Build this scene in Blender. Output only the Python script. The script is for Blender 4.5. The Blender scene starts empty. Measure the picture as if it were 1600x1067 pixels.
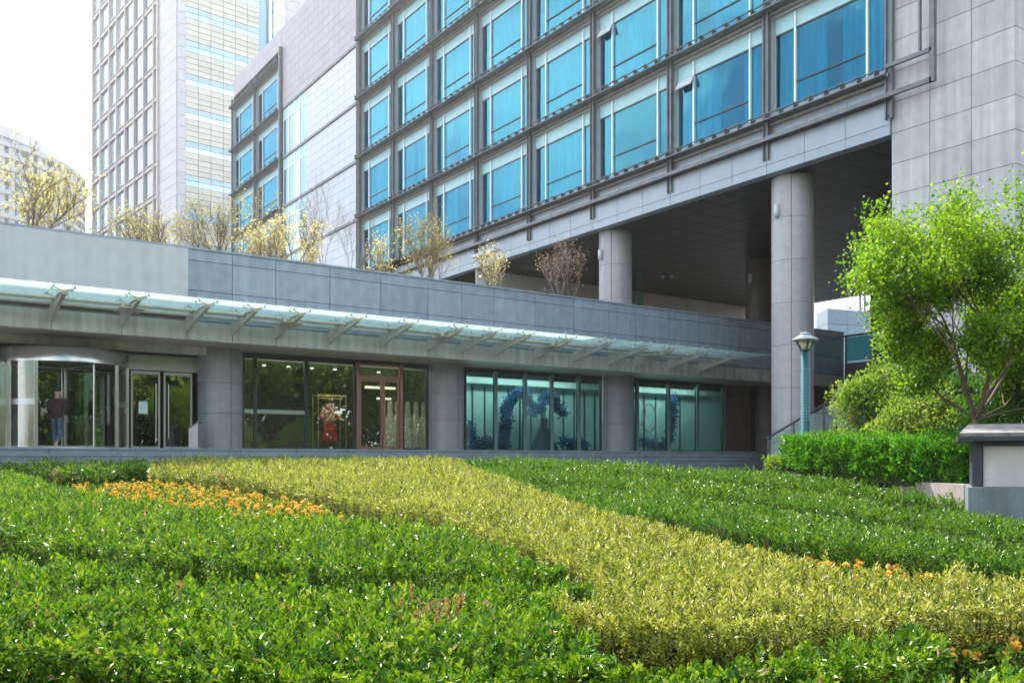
import bpy, math, random
import numpy as np
from mathutils import Vector, Matrix, Quaternion
random.seed(7); RNG = np.random.default_rng(11)
sc = bpy.context.scene; COL = sc.collection
R = math.radians
# ------------------------------------------------------------------ camera frame
F = 1407.0; CX = 800.0; HZ = 715.0
TH = R(34.86); ST, CT = math.sin(TH), math.cos(TH)
def cw(cx, s, z=0.0):                     # camera-right metres, depth metres -> world
    return Vector((ST*s + CT*cx, CT*s - ST*cx, z))
def P(px, py, s): return cw((px-CX)/F*s, s, (HZ-py)/F*s)
def XonY(px, Y):
    u = (px-CX)/F; return Y*(ST+CT*u)/(CT-ST*u)
def YonX(px, X):
    u = (px-CX)/F; return X*(CT-ST*u)/(ST+CT*u)
# ------------------------------------------------------------------ materials
def newmat(name):
    m = bpy.data.materials.new(name); m.use_nodes = True
    nt = m.node_tree; nt.nodes.clear()
    out = nt.nodes.new('ShaderNodeOutputMaterial')
    return m, nt, out
def N(nt, t, **kw):
    n = nt.nodes.new(t)
    for k, v in kw.items():
        if k in n.inputs: n.inputs[k].default_value = v
        else: setattr(n, k, v)
    return n
def col4(c): return (c[0], c[1], c[2], 1.0)
def mat(name, c, rough=0.6, metal=0.0, var=0.1, scale=3.0, speck=0.0, rnd=0.0, bump=0.0, streak=0.0, spec=0.5, coat=0.0):
    m, nt, out = newmat(name); L = nt.links.new
    b = N(nt, 'ShaderNodeBsdfPrincipled'); b.inputs['Roughness'].default_value = rough
    b.inputs['Metallic'].default_value = metal; b.inputs['Specular IOR Level'].default_value = spec
    if coat: b.inputs['Coat Weight'].default_value = coat
    L(b.outputs[0], out.inputs[0])
    tc = N(nt, 'ShaderNodeTexCoord')
    no = N(nt, 'ShaderNodeTexNoise', Scale=scale, Detail=5.0); L(tc.outputs['Object'], no.inputs['Vector'])
    mr = N(nt, 'ShaderNodeMapRange'); mr.inputs[1].default_value = .3; mr.inputs[2].default_value = .7
    mr.inputs[3].default_value = 1-var; mr.inputs[4].default_value = 1+var; L(no.outputs[0], mr.inputs[0])
    val = mr.outputs[0]
    def mul(a, bb):
        q = N(nt, 'ShaderNodeMath', operation='MULTIPLY'); L(a, q.inputs[0]); L(bb, q.inputs[1]); return q.outputs[0]
    if speck:
        n2 = N(nt, 'ShaderNodeTexNoise', Scale=45.0, Detail=3.0); L(tc.outputs['Object'], n2.inputs['Vector'])
        m2 = N(nt, 'ShaderNodeMapRange'); m2.inputs[1].default_value = .35; m2.inputs[2].default_value = .65
        m2.inputs[3].default_value = 1-speck; m2.inputs[4].default_value = 1+speck; L(n2.outputs[0], m2.inputs[0]); val = mul(val, m2.outputs[0])
    if streak:
        mp = N(nt, 'ShaderNodeMapping'); mp.inputs['Scale'].default_value = (5, 5, .25); L(tc.outputs['Object'], mp.inputs[0])
        n3 = N(nt, 'ShaderNodeTexNoise', Scale=1.0, Detail=6.0); L(mp.outputs[0], n3.inputs['Vector'])
        m3 = N(nt, 'ShaderNodeMapRange'); m3.inputs[1].default_value = .35; m3.inputs[2].default_value = .65
        m3.inputs[3].default_value = 1-streak; m3.inputs[4].default_value = 1+streak*.5; L(n3.outputs[0], m3.inputs[0]); val = mul(val, m3.outputs[0])
    if rnd:
        at = N(nt, 'ShaderNodeAttribute', attribute_name='rnd')
        m4 = N(nt, 'ShaderNodeMapRange'); m4.inputs[3].default_value = 1-rnd; m4.inputs[4].default_value = 1+rnd
        L(at.outputs['Fac'], m4.inputs[0]); val = mul(val, m4.outputs[0])
    vm = N(nt, 'ShaderNodeVectorMath', operation='SCALE'); vm.inputs[0].default_value = c[:3]; L(val, vm.inputs['Scale'])
    L(vm.outputs[0], b.inputs['Base Color'])
    if bump:
        bp = N(nt, 'ShaderNodeBump', Strength=bump, Distance=.01)
        n5 = N(nt, 'ShaderNodeTexNoise', Scale=60.0, Detail=3.0); L(tc.outputs['Object'], n5.inputs['Vector'])
        L(n5.outputs[0], bp.inputs['Height']); L(bp.outputs[0], b.inputs['Normal'])
    return m
def glass(name, tint, refl, base=.3, wob=0.0, wsc=.6, rough=0.0):
    m, nt, out = newmat(name); L = nt.links.new
    t = N(nt, 'ShaderNodeBsdfTransparent'); t.inputs[0].default_value = col4(tint)
    g = N(nt, 'ShaderNodeBsdfGlossy'); g.inputs['Color'].default_value = col4(refl); g.inputs['Roughness'].default_value = rough
    lw = N(nt, 'ShaderNodeLayerWeight', Blend=.35)
    mr = N(nt, 'ShaderNodeMapRange'); mr.inputs[3].default_value = base; mr.inputs[4].default_value = min(1, base+.6)
    L(lw.outputs['Facing'], mr.inputs[0])
    mx = N(nt, 'ShaderNodeMixShader'); L(mr.outputs[0], mx.inputs[0]); L(t.outputs[0], mx.inputs[1]); L(g.outputs[0], mx.inputs[2])
    if wob:
        tc = N(nt, 'ShaderNodeTexCoord'); no = N(nt, 'ShaderNodeTexNoise', Scale=wsc, Detail=1.5); L(tc.outputs['Object'], no.inputs[0])
        bp = N(nt, 'ShaderNodeBump', Strength=1.0, Distance=wob); L(no.outputs[0], bp.inputs['Height']); L(bp.outputs[0], g.inputs['Normal'])
    L(mx.outputs[0], out.inputs[0]); return m
def leafmat(name, cols, rough=.4, trans=.45, spec=.5):
    m, nt, out = newmat(name); L = nt.links.new
    at = N(nt, 'ShaderNodeAttribute', attribute_name='rnd')
    cr = N(nt, 'ShaderNodeValToRGB'); e = cr.color_ramp.elements
    while len(e) < len(cols): e.new(.5)
    for i, (p, c) in enumerate(cols): e[i].position = p; e[i].color = col4(c)
    L(at.outputs['Fac'], cr.inputs[0])
    b = N(nt, 'ShaderNodeBsdfPrincipled'); b.inputs['Roughness'].default_value = rough; b.inputs['Specular IOR Level'].default_value = spec
    L(cr.outputs[0], b.inputs['Base Color'])
    tr = N(nt, 'ShaderNodeBsdfTranslucent')
    vm = N(nt, 'ShaderNodeVectorMath', operation='MULTIPLY'); vm.inputs[1].default_value = (1.35, 1.45, .7)
    L(cr.outputs[0], vm.inputs[0]); L(vm.outputs[0], tr.inputs[0])
    mx = N(nt, 'ShaderNodeMixShader'); mx.inputs[0].default_value = trans
    L(b.outputs[0], mx.inputs[1]); L(tr.outputs[0], mx.inputs[2]); L(mx.outputs[0], out.inputs[0]); return m
def emis(name, c, s):
    m, nt, out = newmat(name); e = N(nt, 'ShaderNodeEmission'); e.inputs[0].default_value = col4(c); e.inputs[1].default_value = s
    nt.links.new(e.outputs[0], out.inputs[0]); return m
M = {}
M['granite'] = mat('granite', (.42, .43, .46), .45, var=.08, speck=.22, rnd=.07, streak=.07, bump=.15)
M['granite_pier'] = mat('granite_pier', (.52, .515, .51), .6, var=.08, speck=.22, rnd=.09, streak=.16, bump=.2)
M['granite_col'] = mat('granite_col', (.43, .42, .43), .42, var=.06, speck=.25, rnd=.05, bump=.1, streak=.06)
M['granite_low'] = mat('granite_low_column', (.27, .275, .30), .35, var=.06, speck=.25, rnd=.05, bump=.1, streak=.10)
M['parapet'] = mat('parapet_stone', (.27, .34, .40), .35, var=.12, speck=.16, rnd=.08, streak=.12, bump=.1)
M['fascia'] = mat('fascia_stone', (.52, .50, .46), .4, var=.10, speck=.12, rnd=.05, streak=.22)
M['board'] = mat('sign_board', (.50, .51, .52), .4, var=.06, streak=.07)
M['joint'] = mat('joint', (.10, .085, .075), .9, var=.2)
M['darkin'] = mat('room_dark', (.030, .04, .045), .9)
M['stonepale'] = mat('pale_stone', (.50, .47, .50), .55, var=.06, rnd=.05, streak=.05)
M['tilewhite'] = mat('white_tile', (.56, .585, .61), .25, var=.04, rnd=.04)
M['steel'] = mat('steel_frame', (.16, .17, .175), .45, .4, var=.2)
M['ledge'] = mat('ledge_metal', (.30, .29, .285), .5, .2, var=.18, streak=.15)
M['pier'] = mat('pier_metal', (.40, .43, .45), .4, .15, var=.08)
M['fasciablue'] = mat('fascia_metal', (.33, .38, .42), .35, .25, var=.06, rnd=.05)
M['mullion'] = mat('mullion_white', (.78, .84, .86), .35, .2, var=.05)
M['transom'] = mat('transom_panel', (.42, .72, .77), .3, var=.05)
M['darkline'] = mat('dark_rail', (.03, .06, .08), .4)
M['glassblue'] = glass('glass_hotel', (.17, .74, .84), (.17, .48, .58), .08, .012, .8)
M['curtain'] = mat('sheer_curtain', (.72, .74, .74), .8, var=.10, streak=.40)  # vertical streaks paint extra fold shading into the cloth colour
M['fin'] = mat('fin_grey', (.16, .26, .26), .3, .2)
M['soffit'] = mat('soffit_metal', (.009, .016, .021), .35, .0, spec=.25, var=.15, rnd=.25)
M['soffitlow'] = mat('soffit_low', (.42, .35, .29), .35, .2, var=.1, rnd=.05)
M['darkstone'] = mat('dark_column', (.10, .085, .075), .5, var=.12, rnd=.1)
M['shop'] = glass('glass_shop', (.70, .80, .74), (.80, .85, .80), .15, .004, .35)
M['display'] = glass('glass_display', (.62, .82, .80), (.5, .8, .8), .07, .003, .35)
M['shopframe'] = mat('shop_frame', (.035, .06, .06), .4, .4)
M['copper'] = mat('copper_frame', (.36, .20, .15), .3, .7)
M['chrome'] = mat('chrome', (.55, .55, .54), .22, .75, var=.05)
M['drum'] = mat('polished_steel', (.66, .66, .66), .10, .95, var=.05)
M['doorsteel'] = mat('door_steel', (.40, .40, .39), .35, .45, var=.08)
M['brass'] = mat('brass', (.60, .48, .16), .35, .6)
M['canopyglass'] = glass('canopy_glass', (.46, .80, .74), (.75, .95, .92), .16)
def canopy_mat():
    m, nt, out = newmat('canopy_glass_frit'); L = nt.links.new
    t = N(nt, 'ShaderNodeBsdfTransparent'); t.inputs[0].default_value = (.82, .94, .91, 1)
    d = N(nt, 'ShaderNodeBsdfTranslucent'); d.inputs[0].default_value = (.78, .93, .88, 1)
    g = N(nt, 'ShaderNodeBsdfGlossy'); g.inputs['Color'].default_value = (.8, .95, .93, 1); g.inputs['Roughness'].default_value = .03
    m1 = N(nt, 'ShaderNodeMixShader'); m1.inputs[0].default_value = .28; L(t.outputs[0], m1.inputs[1]); L(d.outputs[0], m1.inputs[2])
    m2 = N(nt, 'ShaderNodeMixShader'); m2.inputs[0].default_value = .15; L(m1.outputs[0], m2.inputs[1]); L(g.outputs[0], m2.inputs[2])
    L(m2.outputs[0], out.inputs[0]); return m
M['canopyglass'] = canopy_mat()
M['bracket'] = mat('bracket_paint', (.52, .50, .45), .4, .1, var=.1, streak=.1)
M['paving'] = mat('paving', (.48, .47, .45), .7, var=.12, scale=1.5, speck=.1)
M['step'] = mat('step_stone', (.20, .24, .27), .5, var=.15, speck=.15, rnd=.08)
M['soil'] = mat('soil', (.062, .055, .047), .95, var=.35, scale=8, bump=.6, spec=0)
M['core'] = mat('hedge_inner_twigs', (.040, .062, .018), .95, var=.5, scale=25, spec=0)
M['twig'] = mat('twig_bark', (.17, .12, .08), .85, var=.3, scale=20, spec=.1)
M['bark'] = mat('bark', (.20, .145, .10), .85, var=.3, scale=12, bump=.6)
M['barkpale'] = mat('bark_pale', (.24, .20, .15), .85, var=.3, scale=12)
M['teal'] = mat('lamp_teal_paint', (.006, .10, .125), .35, .2, var=.08)
M['lampwhite'] = mat('lamp_shade_metal', (.50, .56, .58), .4, .2, var=.06)
M['dot'] = mat('lamp_perforation', (.45, .62, .62), .5)
M['lampglass'] = mat('lamp_lens', (.50, .42, .30), .2, var=.3, scale=20)
M['rail'] = mat('handrail_dark', (.05, .055, .065), .35, .5)
M['railpost'] = mat('railing_post', (.20, .20, .20), .35, .7)
M['railglass'] = glass('rail_glass', (.72, .86, .84), (.8, .95, .92), .10)
M['tealglass'] = glass('teal_glass', (.25, .62, .62), (.5, .85, .85), .22)
M['curb'] = mat('curb_granite', (.34, .29, .27), .7, var=.15, speck=.2)
M['curbgrey'] = mat('curb_grey', (.20, .235, .26), .5, var=.2, speck=.1, streak=.2)
M['slab'] = mat('slab_roof', (.23, .215, .205), .8, var=.35, scale=7, streak=.1)
M['slabdark'] = mat('slab_edge', (.04, .05, .065), .5, var=.2)
M['marble'] = mat('marble_panel', (.60, .585, .56), .5, var=.16, scale=2.2, streak=.1)
M['cream'] = mat('cream_panel', (.78, .75, .64), .5, var=.05, rnd=.06)
M['towerstone'] = mat('tower_stone', (.70, .70, .71), .6, var=.06, rnd=.04)
M['towerframe'] = mat('tower_frame', (.56, .50, .46), .5, .2, var=.1)
M['beige'] = mat('tower_beige', (.74, .70, .65), .55, var=.05, rnd=.04)
M['towerglass'] = mat('tower_glass', (.50, .68, .76), .10, .55, var=.08, rnd=.15)
M['towerglassdark'] = mat('tower_glass_dark', (.22, .36, .45), .12, .5, var=.08, rnd=.1)
M['slit'] = mat('slit_glass', (.20, .42, .52), .1, .5, var=.1)
M['white'] = mat('white_render', (.42, .445, .47), .7, var=.05)
M['bluebldg'] = mat('blue_grey_cladding', (.26, .38, .47), .4, .1, var=.08, rnd=.08)
M['signmetal'] = mat('sign_metal', (.33, .34, .35), .35, .6)
M['roof'] = mat('roof_gravel', (.12, .12, .12), .9, var=.2)
M['bluegown'] = mat('navy_gown', (.006, .02, .07), .6)
M['gown'] = mat('bridal_tulle', (.62, .56, .52), .8, var=.12)
M['skin'] = mat('skin', (.50, .30, .20), .5)
M['hair'] = mat('hair', (.02, .015, .012), .5)
M['sweater'] = mat('sweater', (.045, .018, .022), .85)
M['jeans'] = mat('jeans', (.07, .10, .15), .8, var=.5, scale=14)
M['shoe'] = mat('shoe', (.50, .36, .24), .6)
M['rose'] = mat('rose_ring', (.42, .20, .12), .4, .3)
M['dispwall'] = mat('display_panel', (.62, .78, .76), .5, var=.04)
M['dispceil'] = mat('display_band', (.70, .80, .76), .5)
M['wood'] = mat('brown_panel', (.11, .075, .055), .5, var=.15, streak=.1)
M['red'] = mat('red_brown_band', (.30, .07, .03), .6)
M['beam'] = mat('lobby_panel', (.12, .10, .085), .6, var=.15)
M['floorin'] = mat('interior_floor', (.25, .22, .19), .3, var=.1)
M['paper'] = mat('notice', (.7, .78, .8), .6)
M['ceilstrip'] = emis('ceiling_strip', (1, .85, .6), 1.6)
M['spot'] = emis('down_light', (1, .96, .88), 6.0)
M['fixture'] = mat('fixture_white', (.62, .66, .67), .4)
def dressmat():
    m, nt, out = newmat('embroidered_silk'); L = nt.links.new
    b = N(nt, 'ShaderNodeBsdfPrincipled'); b.inputs['Roughness'].default_value = .55; L(b.outputs[0], out.inputs[0])
    tc = N(nt, 'ShaderNodeTexCoord'); no = N(nt, 'ShaderNodeTexNoise', Scale=13.0, Detail=3.0); L(tc.outputs['Object'], no.inputs[0])
    cr = N(nt, 'ShaderNodeValToRGB'); cr.color_ramp.elements[0].position = .44; cr.color_ramp.elements[0].color = (.55, .03, .04, 1)
    cr.color_ramp.elements[1].position = .56; cr.color_ramp.elements[1].color = (.72, .50, .36, 1)
    L(no.outputs[0], cr.inputs[0]); L(cr.outputs[0], b.inputs['Base Color']); return m
M['dress'] = dressmat(); M['dressred'] = mat('red_skirt', (.55, .04, .05), .6, var=.35, scale=9)
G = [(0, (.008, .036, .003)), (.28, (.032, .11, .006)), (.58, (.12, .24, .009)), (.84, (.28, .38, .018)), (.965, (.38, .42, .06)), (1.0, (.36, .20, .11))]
M['leafgreen'] = leafmat('leaf_green', G, .38, .27, .5)
M['leafback'] = leafmat('leaf_green_clipped', [(0, (.018, .065, .008)), (.35, (.055, .155, .012)), (.7, (.13, .25, .018)), (1, (.24, .35, .04))], .38, .27, .5)
M['leafyellow'] = leafmat('leaf_variegated', [(0, (.03, .07, .01)), (.28, (.12, .16, .02)), (.55, (.31, .33, .05)), (.82, (.52, .50, .14)), (.97, (.72, .70, .42)), (1.0, (.35, .2, .1))], .38, .28)
M['leafhedge'] = leafmat('leaf_box_hedge', [(0, (.03, .11, .008)), (.5, (.07, .22, .012)), (1, (.17, .36, .03))], .35, .45)
M['leafmaple'] = leafmat('leaf_maple', [(0, (.04, .12, .006)), (.4, (.13, .27, .010)), (.78, (.28, .40, .02)), (1, (.44, .46, .05))], .45, .48)
M['leafshrub'] = leafmat('leaf_shrub', [(0, (.05, .13, .015)), (.4, (.14, .24, .03)), (.75, (.28, .36, .08)), (.93, (.42, .42, .16)), (1, (.40, .18, .10))], .4, .45)
M['leafdark'] = leafmat('leaf_dark_shrub', [(0, (.02, .07, .01)), (.6, (.05, .14, .02)), (1, (.12, .24, .04))], .4, .4)
M['leafolive'] = leafmat('leaf_young_olive', [(0, (.20, .17, .06)), (.6, (.36, .31, .13)), (1, (.50, .43, .22))], .5, .5)
M['blossomcream'] = leafmat('blossom_cream', [(0, (.36, .29, .17)), (.5, (.55, .46, .34)), (1, (.74, .66, .56))], .6, .4)
M['blossompink'] = leafmat('blossom_pink', [(0, (.20, .16, .05)), (.4, (.28, .22, .08)), (.5, (.52, .28, .34)), (1, (.74, .50, .58))], .6, .4)
M['leafgold'] = leafmat('leaf_gold', [(0, (.30, .25, .12)), (.6, (.48, .42, .26)), (1, (.68, .64, .50))], .5, .5)
M['leafpark'] = leafmat('leaf_park', [(0, (.06, .14, .01)), (.6, (.20, .32, .02)), (1, (.38, .48, .04))], .5, .35)
M['marigold'] = leafmat('marigold_petals', [(0, (.72, .36, .03)), (.5, (.82, .53, .09)), (1, (.88, .68, .26))], .7, .15)
M['bluefl'] = leafmat('blue_silk_flowers', [(0, (.01, .08, .16)), (.4, (.02, .14, .32)), (.75, (.07, .22, .55)), (1, (.35, .45, .70))], .6, .2)
# ------------------------------------------------------------------ mesh builder
WPOS = {}
def reg(o, parent, loc):
    WPOS[o.name] = (WPOS[parent.name] if parent else Vector((0, 0, 0))) + Vector(loc)
def props(o, label=None, cat=None, group=None, kind=None):
    if label: o['label'] = label
    if cat: o['category'] = cat
    if group: o['group'] = group
    if kind: o['kind'] = kind
    return o
def thing(name, label, cat, loc=(0, 0, 0), group=None, rz=0):
    o = bpy.data.objects.new(name, None); COL.objects.link(o); o.location = loc; o.rotation_euler = (0, 0, rz)
    o.empty_display_size = .2; reg(o, None, loc); return props(o, label, cat, group)
class MB:
    def __init__(s): s.v = []; s.f = []; s.r = []; s.sm = []
    def add(s, vs, fs, r=None, smooth=False):
        k = len(s.v); s.v.extend([tuple(p) for p in vs]); r = random.random() if r is None else r
        for f in fs: s.f.append(tuple(i+k for i in f)); s.r.append(r); s.sm.append(smooth)
    def box(s, x0, x1, y0, y1, z0, z1, r=None):
        vs = [(x0, y0, z0), (x1, y0, z0), (x1, y1, z0), (x0, y1, z0), (x0, y0, z1), (x1, y0, z1), (x1, y1, z1), (x0, y1, z1)]
        s.add(vs, [(0, 3, 2, 1), (4, 5, 6, 7), (0, 1, 5, 4), (1, 2, 6, 5), (2, 3, 7, 6), (3, 0, 4, 7)], r); return s
    def obox(s, o, ax, ay, az, r=None):   # oriented box: origin corner and three edge vectors
        o = Vector(o); ax = Vector(ax); ay = Vector(ay); az = Vector(az)
        vs = [o, o+ax, o+ax+ay, o+ay, o+az, o+ax+az, o+ax+ay+az, o+ay+az]
        fs = [(0, 3, 2, 1), (4, 5, 6, 7), (0, 1, 5, 4), (1, 2, 6, 5), (2, 3, 7, 6), (3, 0, 4, 7)]
        if ax.cross(ay).dot(az) < 0: fs = [f[::-1] for f in fs]
        s.add(vs, fs, r); return s
    def tube(s, p0, p1, r0, r1=None, n=8, caps=True, r=None):
        p0 = Vector(p0); p1 = Vector(p1); r1 = r0 if r1 is None else r1
        d = (p1-p0).normalized(); a = d.orthogonal().normalized(); b = d.cross(a)
        vs = []
        for p, q in ((p0, r0), (p1, r1)):
            for i in range(n):
                t = 2*math.pi*i/n; vs.append(p + a*math.cos(t)*q + b*math.sin(t)*q)
        fs = [(i, (i+1) % n, n+(i+1) % n, n+i) for i in range(n)]
        s.add(vs, fs, r, True)
        if caps: s.add(vs, [tuple(range(n))[::-1], tuple(range(n, 2*n))], r)
        return s
    def poly(s, pts, r0, n=6):
        for a, b in zip(pts[:-1], pts[1:]): s.tube(a, b, r0, n=n)
        return s
    def lathe(s, c, prof, n=24, a0=0, a1=2*math.pi, r=None, smooth=True):
        c = Vector(c); full = abs(a1-a0-2*math.pi) < 1e-6; m = n if full else n+1; vs = []
        for (q, z) in prof:
            for i in range(m):
                t = a0+(a1-a0)*i/n; vs.append((c.x+q*math.cos(t), c.y+q*math.sin(t), c.z+z))
        fs = []
        for j in range(len(prof)-1):
            for i in range(n):
                i2 = (i+1) % m if full else i+1
                fs.append((j*m+i, j*m+i2, (j+1)*m+i2, (j+1)*m+i))
        s.add(vs, fs, r, smooth); return s
    def prism(s, pts, z0, z1, r=None):
        n = len(pts); vs = [(p[0], p[1], z0) for p in pts]+[(p[0], p[1], z1) for p in pts]
        s.add(vs, [tuple(range(n))[::-1], tuple(range(n, 2*n))]+[(i, (i+1) % n, n+(i+1) % n, n+i) for i in range(n)], r); return s
    def build(s, name, m, parent=None, origin=None, **pr):
        org = WPOS[parent.name] if parent else Vector(origin or (0, 0, 0))
        me = bpy.data.meshes.new(name); me.from_pydata([(v[0]-org.x, v[1]-org.y, v[2]-org.z) for v in s.v], [], s.f)
        me.polygons.foreach_set('use_smooth', s.sm)
        at = me.attributes.new('rnd', 'FLOAT', 'FACE'); at.data.foreach_set('value', s.r)
        me.materials.append(M[m] if isinstance(m, str) else m); me.update()
        o = bpy.data.objects.new(name, me); COL.objects.link(o)
        if parent: o.parent = parent
        else: o.location = org
        reg(o, parent, (0, 0, 0) if parent else org); return props(o, **pr)
def local(name, mb, m, parent, loc):      # part built in its own frame, placed under parent
    o = mb.build(name, m); o.parent = parent; o.location = loc; reg(o, parent, loc); return o
def npmesh(name, V, Fs, rnd, m, parent=None, smooth=False, **pr):
    org = WPOS[parent.name] if parent else Vector((0, 0, 0))
    V = np.asarray(V, dtype=np.float32) - np.array(org, dtype=np.float32)
    k = Fs.shape[1]; me = bpy.data.meshes.new(name)
    me.vertices.add(len(V)); me.vertices.foreach_set('co', V.ravel())
    me.loops.add(Fs.size); me.loops.foreach_set('vertex_index', Fs.astype(np.int32).ravel())
    me.polygons.add(len(Fs)); me.polygons.foreach_set('loop_start', (np.arange(len(Fs))*k).astype(np.int32))
    me.update(calc_edges=True)
    at = me.attributes.new('rnd', 'FLOAT', 'FACE'); at.data.foreach_set('value', rnd.astype(np.float32))
    me.polygons.foreach_set('use_smooth', np.full(len(Fs), smooth)); me.materials.append(M[m]); me.validate()
    o = bpy.data.objects.new(name, me); COL.objects.link(o)
    if parent: o.parent = parent
    reg(o, parent, (0, 0, 0)); return props(o, **pr)
def unit(a): return a/np.maximum(np.linalg.norm(a, axis=1, keepdims=True), 1e-9)
def leaves(C, D, L, W, fold=.25):
    """C centres(base) D directions, L lengths, W widths -> verts, quads (two quads per leaf folded on the midrib)"""
    n = len(C); rv = unit(RNG.normal(size=(n, 3))); S = unit(np.cross(D, rv)); Nn = np.cross(S, D)
    L = L[:, None]; W = W[:, None]
    b = C; t = C + D*L - Nn*L*.12
    l1 = C + D*L*.35 + S*W*.5 + Nn*W*fold; l2 = C + D*L*.75 + S*W*.38 + Nn*W*fold*.6
    r1 = C + D*L*.35 - S*W*.5 + Nn*W*fold; r2 = C + D*L*.75 - S*W*.38 + Nn*W*fold*.6
    V = np.stack([b, l1, l2, t, r2, r1], 1).reshape(-1, 3); i = np.arange(n)[:, None]*6
    Fs = np.concatenate([i+np.array([[0, 3, 2, 1]]), i+np.array([[0, 5, 4, 3]])], 1).reshape(-1, 4)
    return V, Fs
# ------------------------------------------------------------------ terrain
def dep(x, y): return ST*x+CT*y
HH = .52
def ztop(s): return -1.08+.047*np.minimum(s, 23.0)
def zg(s): return ztop(s)-HH
def inv(py, dz=0.0): return (1.08-dz)*F/(py-HZ+.047*F)     # picture row -> depth on the plane ztop+dz
gm = MB(); ss = [-600, -20, 0, 4, 8, 12, 16, 20, 23, 30, 60, 120, 240, 700]; cc = [-700, -200, -80, -30, -10, 0, 10, 30, 80, 200, 700]
vs = [cw(c, s, float(zg(max(s, 0)))) for s in ss for c in cc]; nc = len(cc)
gm.add(vs, [(j*nc+i, j*nc+i+1, (j+1)*nc+i+1, (j+1)*nc+i) for j in range(len(ss)-1) for i in range(nc-1)])
gm.build('ground', 'soil', kind='structure')
# ------------------------------------------------------------------ generic: panel grids
GAP = .018
def panels_X(mb, X, t, ys, zs, r=None):            # wall on plane x=X facing -X, slabs from X to X+t
    for y0, y1 in zip(ys[:-1], ys[1:]):
        for z0, z1 in zip(zs[:-1], zs[1:]): mb.box(X, X+t, y0+GAP/2, y1-GAP/2, z0+GAP/2, z1-GAP/2)
def panels_Y(mb, Y, t, xs, zs):
    for x0, x1 in zip(xs[:-1], xs[1:]):
        for z0, z1 in zip(zs[:-1], zs[1:]): mb.box(x0+GAP/2, x1-GAP/2, Y, Y+t, z0+GAP/2, z1-GAP/2)
def frange(a, b, step):
    n = max(1, round((b-a)/step)); return [a+(b-a)*i/n for i in range(n+1)]
def stone_column(parent, c, r, zs, m, seg=4, a_off=0.6, name='column'):
    mb = MB(); mb.lathe((c[0], c[1], 0), [(r-.03, zs[0]+.002), (r-.03, zs[-1]-.002)], 32, r=.5)
    o = mb.build(name+'_core' if False else name, 'joint', parent)
    pb = MB(); g = .010/r
    for z0, z1 in zip(zs[:-1], zs[1:]):
        for k in range(seg):
            a0 = a_off+2*math.pi*k/seg+g; a1 = a_off+2*math.pi*(k+1)/seg-g
            rr = random.random()
            pb.lathe((c[0], c[1], 0), [(r, z0+.007), (r, z1-.007)], 12, a0, a1, r=rr)
            pb.lathe((c[0], c[1], 0), [(r-.03, z0+.007), (r, z0+.007)], 12, a0, a1, r=rr, smooth=False)
            pb.lathe((c[0], c[1], 0), [(r, z1-.007), (r-.03, z1-.007)], 12, a0, a1, r=rr, smooth=False)
    pb.build('stone_cladding', m, o); return o
# ------------------------------------------------------------------ HOTEL
XF = 26.2; W = 4.85; FH = 3.95; Z0 = 12.1; ZS = 10.2; ZR = 34.5
YP = 16.55; YM = [YP+W*i for i in range(9)]; Y8 = YM[8]; YC = 12.73; YE = 82.2
hotel = thing('hotel_building', 'tall grey stone hotel raised on round columns, with rows of blue glass windows', 'building', (XF, YP, -.55))
b = MB()                                           # backing structure
b.box(XF+.05, 60, YC+.05, YP-.05, -1, ZR)          # pier core
b.box(XF+1.6, 50.4, YP-.05, 41.1, ZS+.3, ZR); b.box(XF+1.6, 50.4, 41.1, 56, -.5, ZR)
b.box(XF+.04, 60, Y8+.05, 69.9, -.5, ZR); b.box(XF+.9, 60, 69.9, YE, -.5, ZR); b.box(XF+.04, XF+.9, YE-.06, YE, -.5, ZR); b.box(XF+.04, XF+.9, 69.9, YE-.06, ZR-1.7, ZR)
b.build('core_wall', 'joint', hotel)
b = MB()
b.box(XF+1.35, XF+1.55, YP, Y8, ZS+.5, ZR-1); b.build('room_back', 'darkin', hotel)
b = MB(); zs = [ZR-.97*i for i in range(38)][::-1]
panels_X(b, XF, .05, [YC, 14.0, 15.28, YP], zs)
panels_Y(b, YC, .05, [XF+.005+1.5*i for i in range(15)], zs)
b.build('stone_wall', 'granite_pier', hotel)
# soffit panels
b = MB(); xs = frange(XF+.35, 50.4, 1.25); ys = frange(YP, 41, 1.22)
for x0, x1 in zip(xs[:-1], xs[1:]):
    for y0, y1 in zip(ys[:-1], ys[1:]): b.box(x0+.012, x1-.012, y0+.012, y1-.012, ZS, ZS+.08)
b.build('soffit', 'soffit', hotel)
# back wall of the undercroft and its columns
b = MB(); panels_Y(b, 41.0, .06, frange(XF, 50.4, 1.55), [1.2+1.02*i for i in range(9)]+[ZS-.001]); b.build('stone_wall', 'beige', hotel)
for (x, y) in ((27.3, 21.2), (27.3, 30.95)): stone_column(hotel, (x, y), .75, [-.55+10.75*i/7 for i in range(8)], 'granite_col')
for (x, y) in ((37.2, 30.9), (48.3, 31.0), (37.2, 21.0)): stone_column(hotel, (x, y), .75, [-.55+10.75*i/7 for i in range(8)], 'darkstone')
b = MB(); b.box(33.8, 34.3, 36.6, 37.6, 4.0, ZS-.002); b.build('service_shaft', 'tealglass', hotel)
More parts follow.
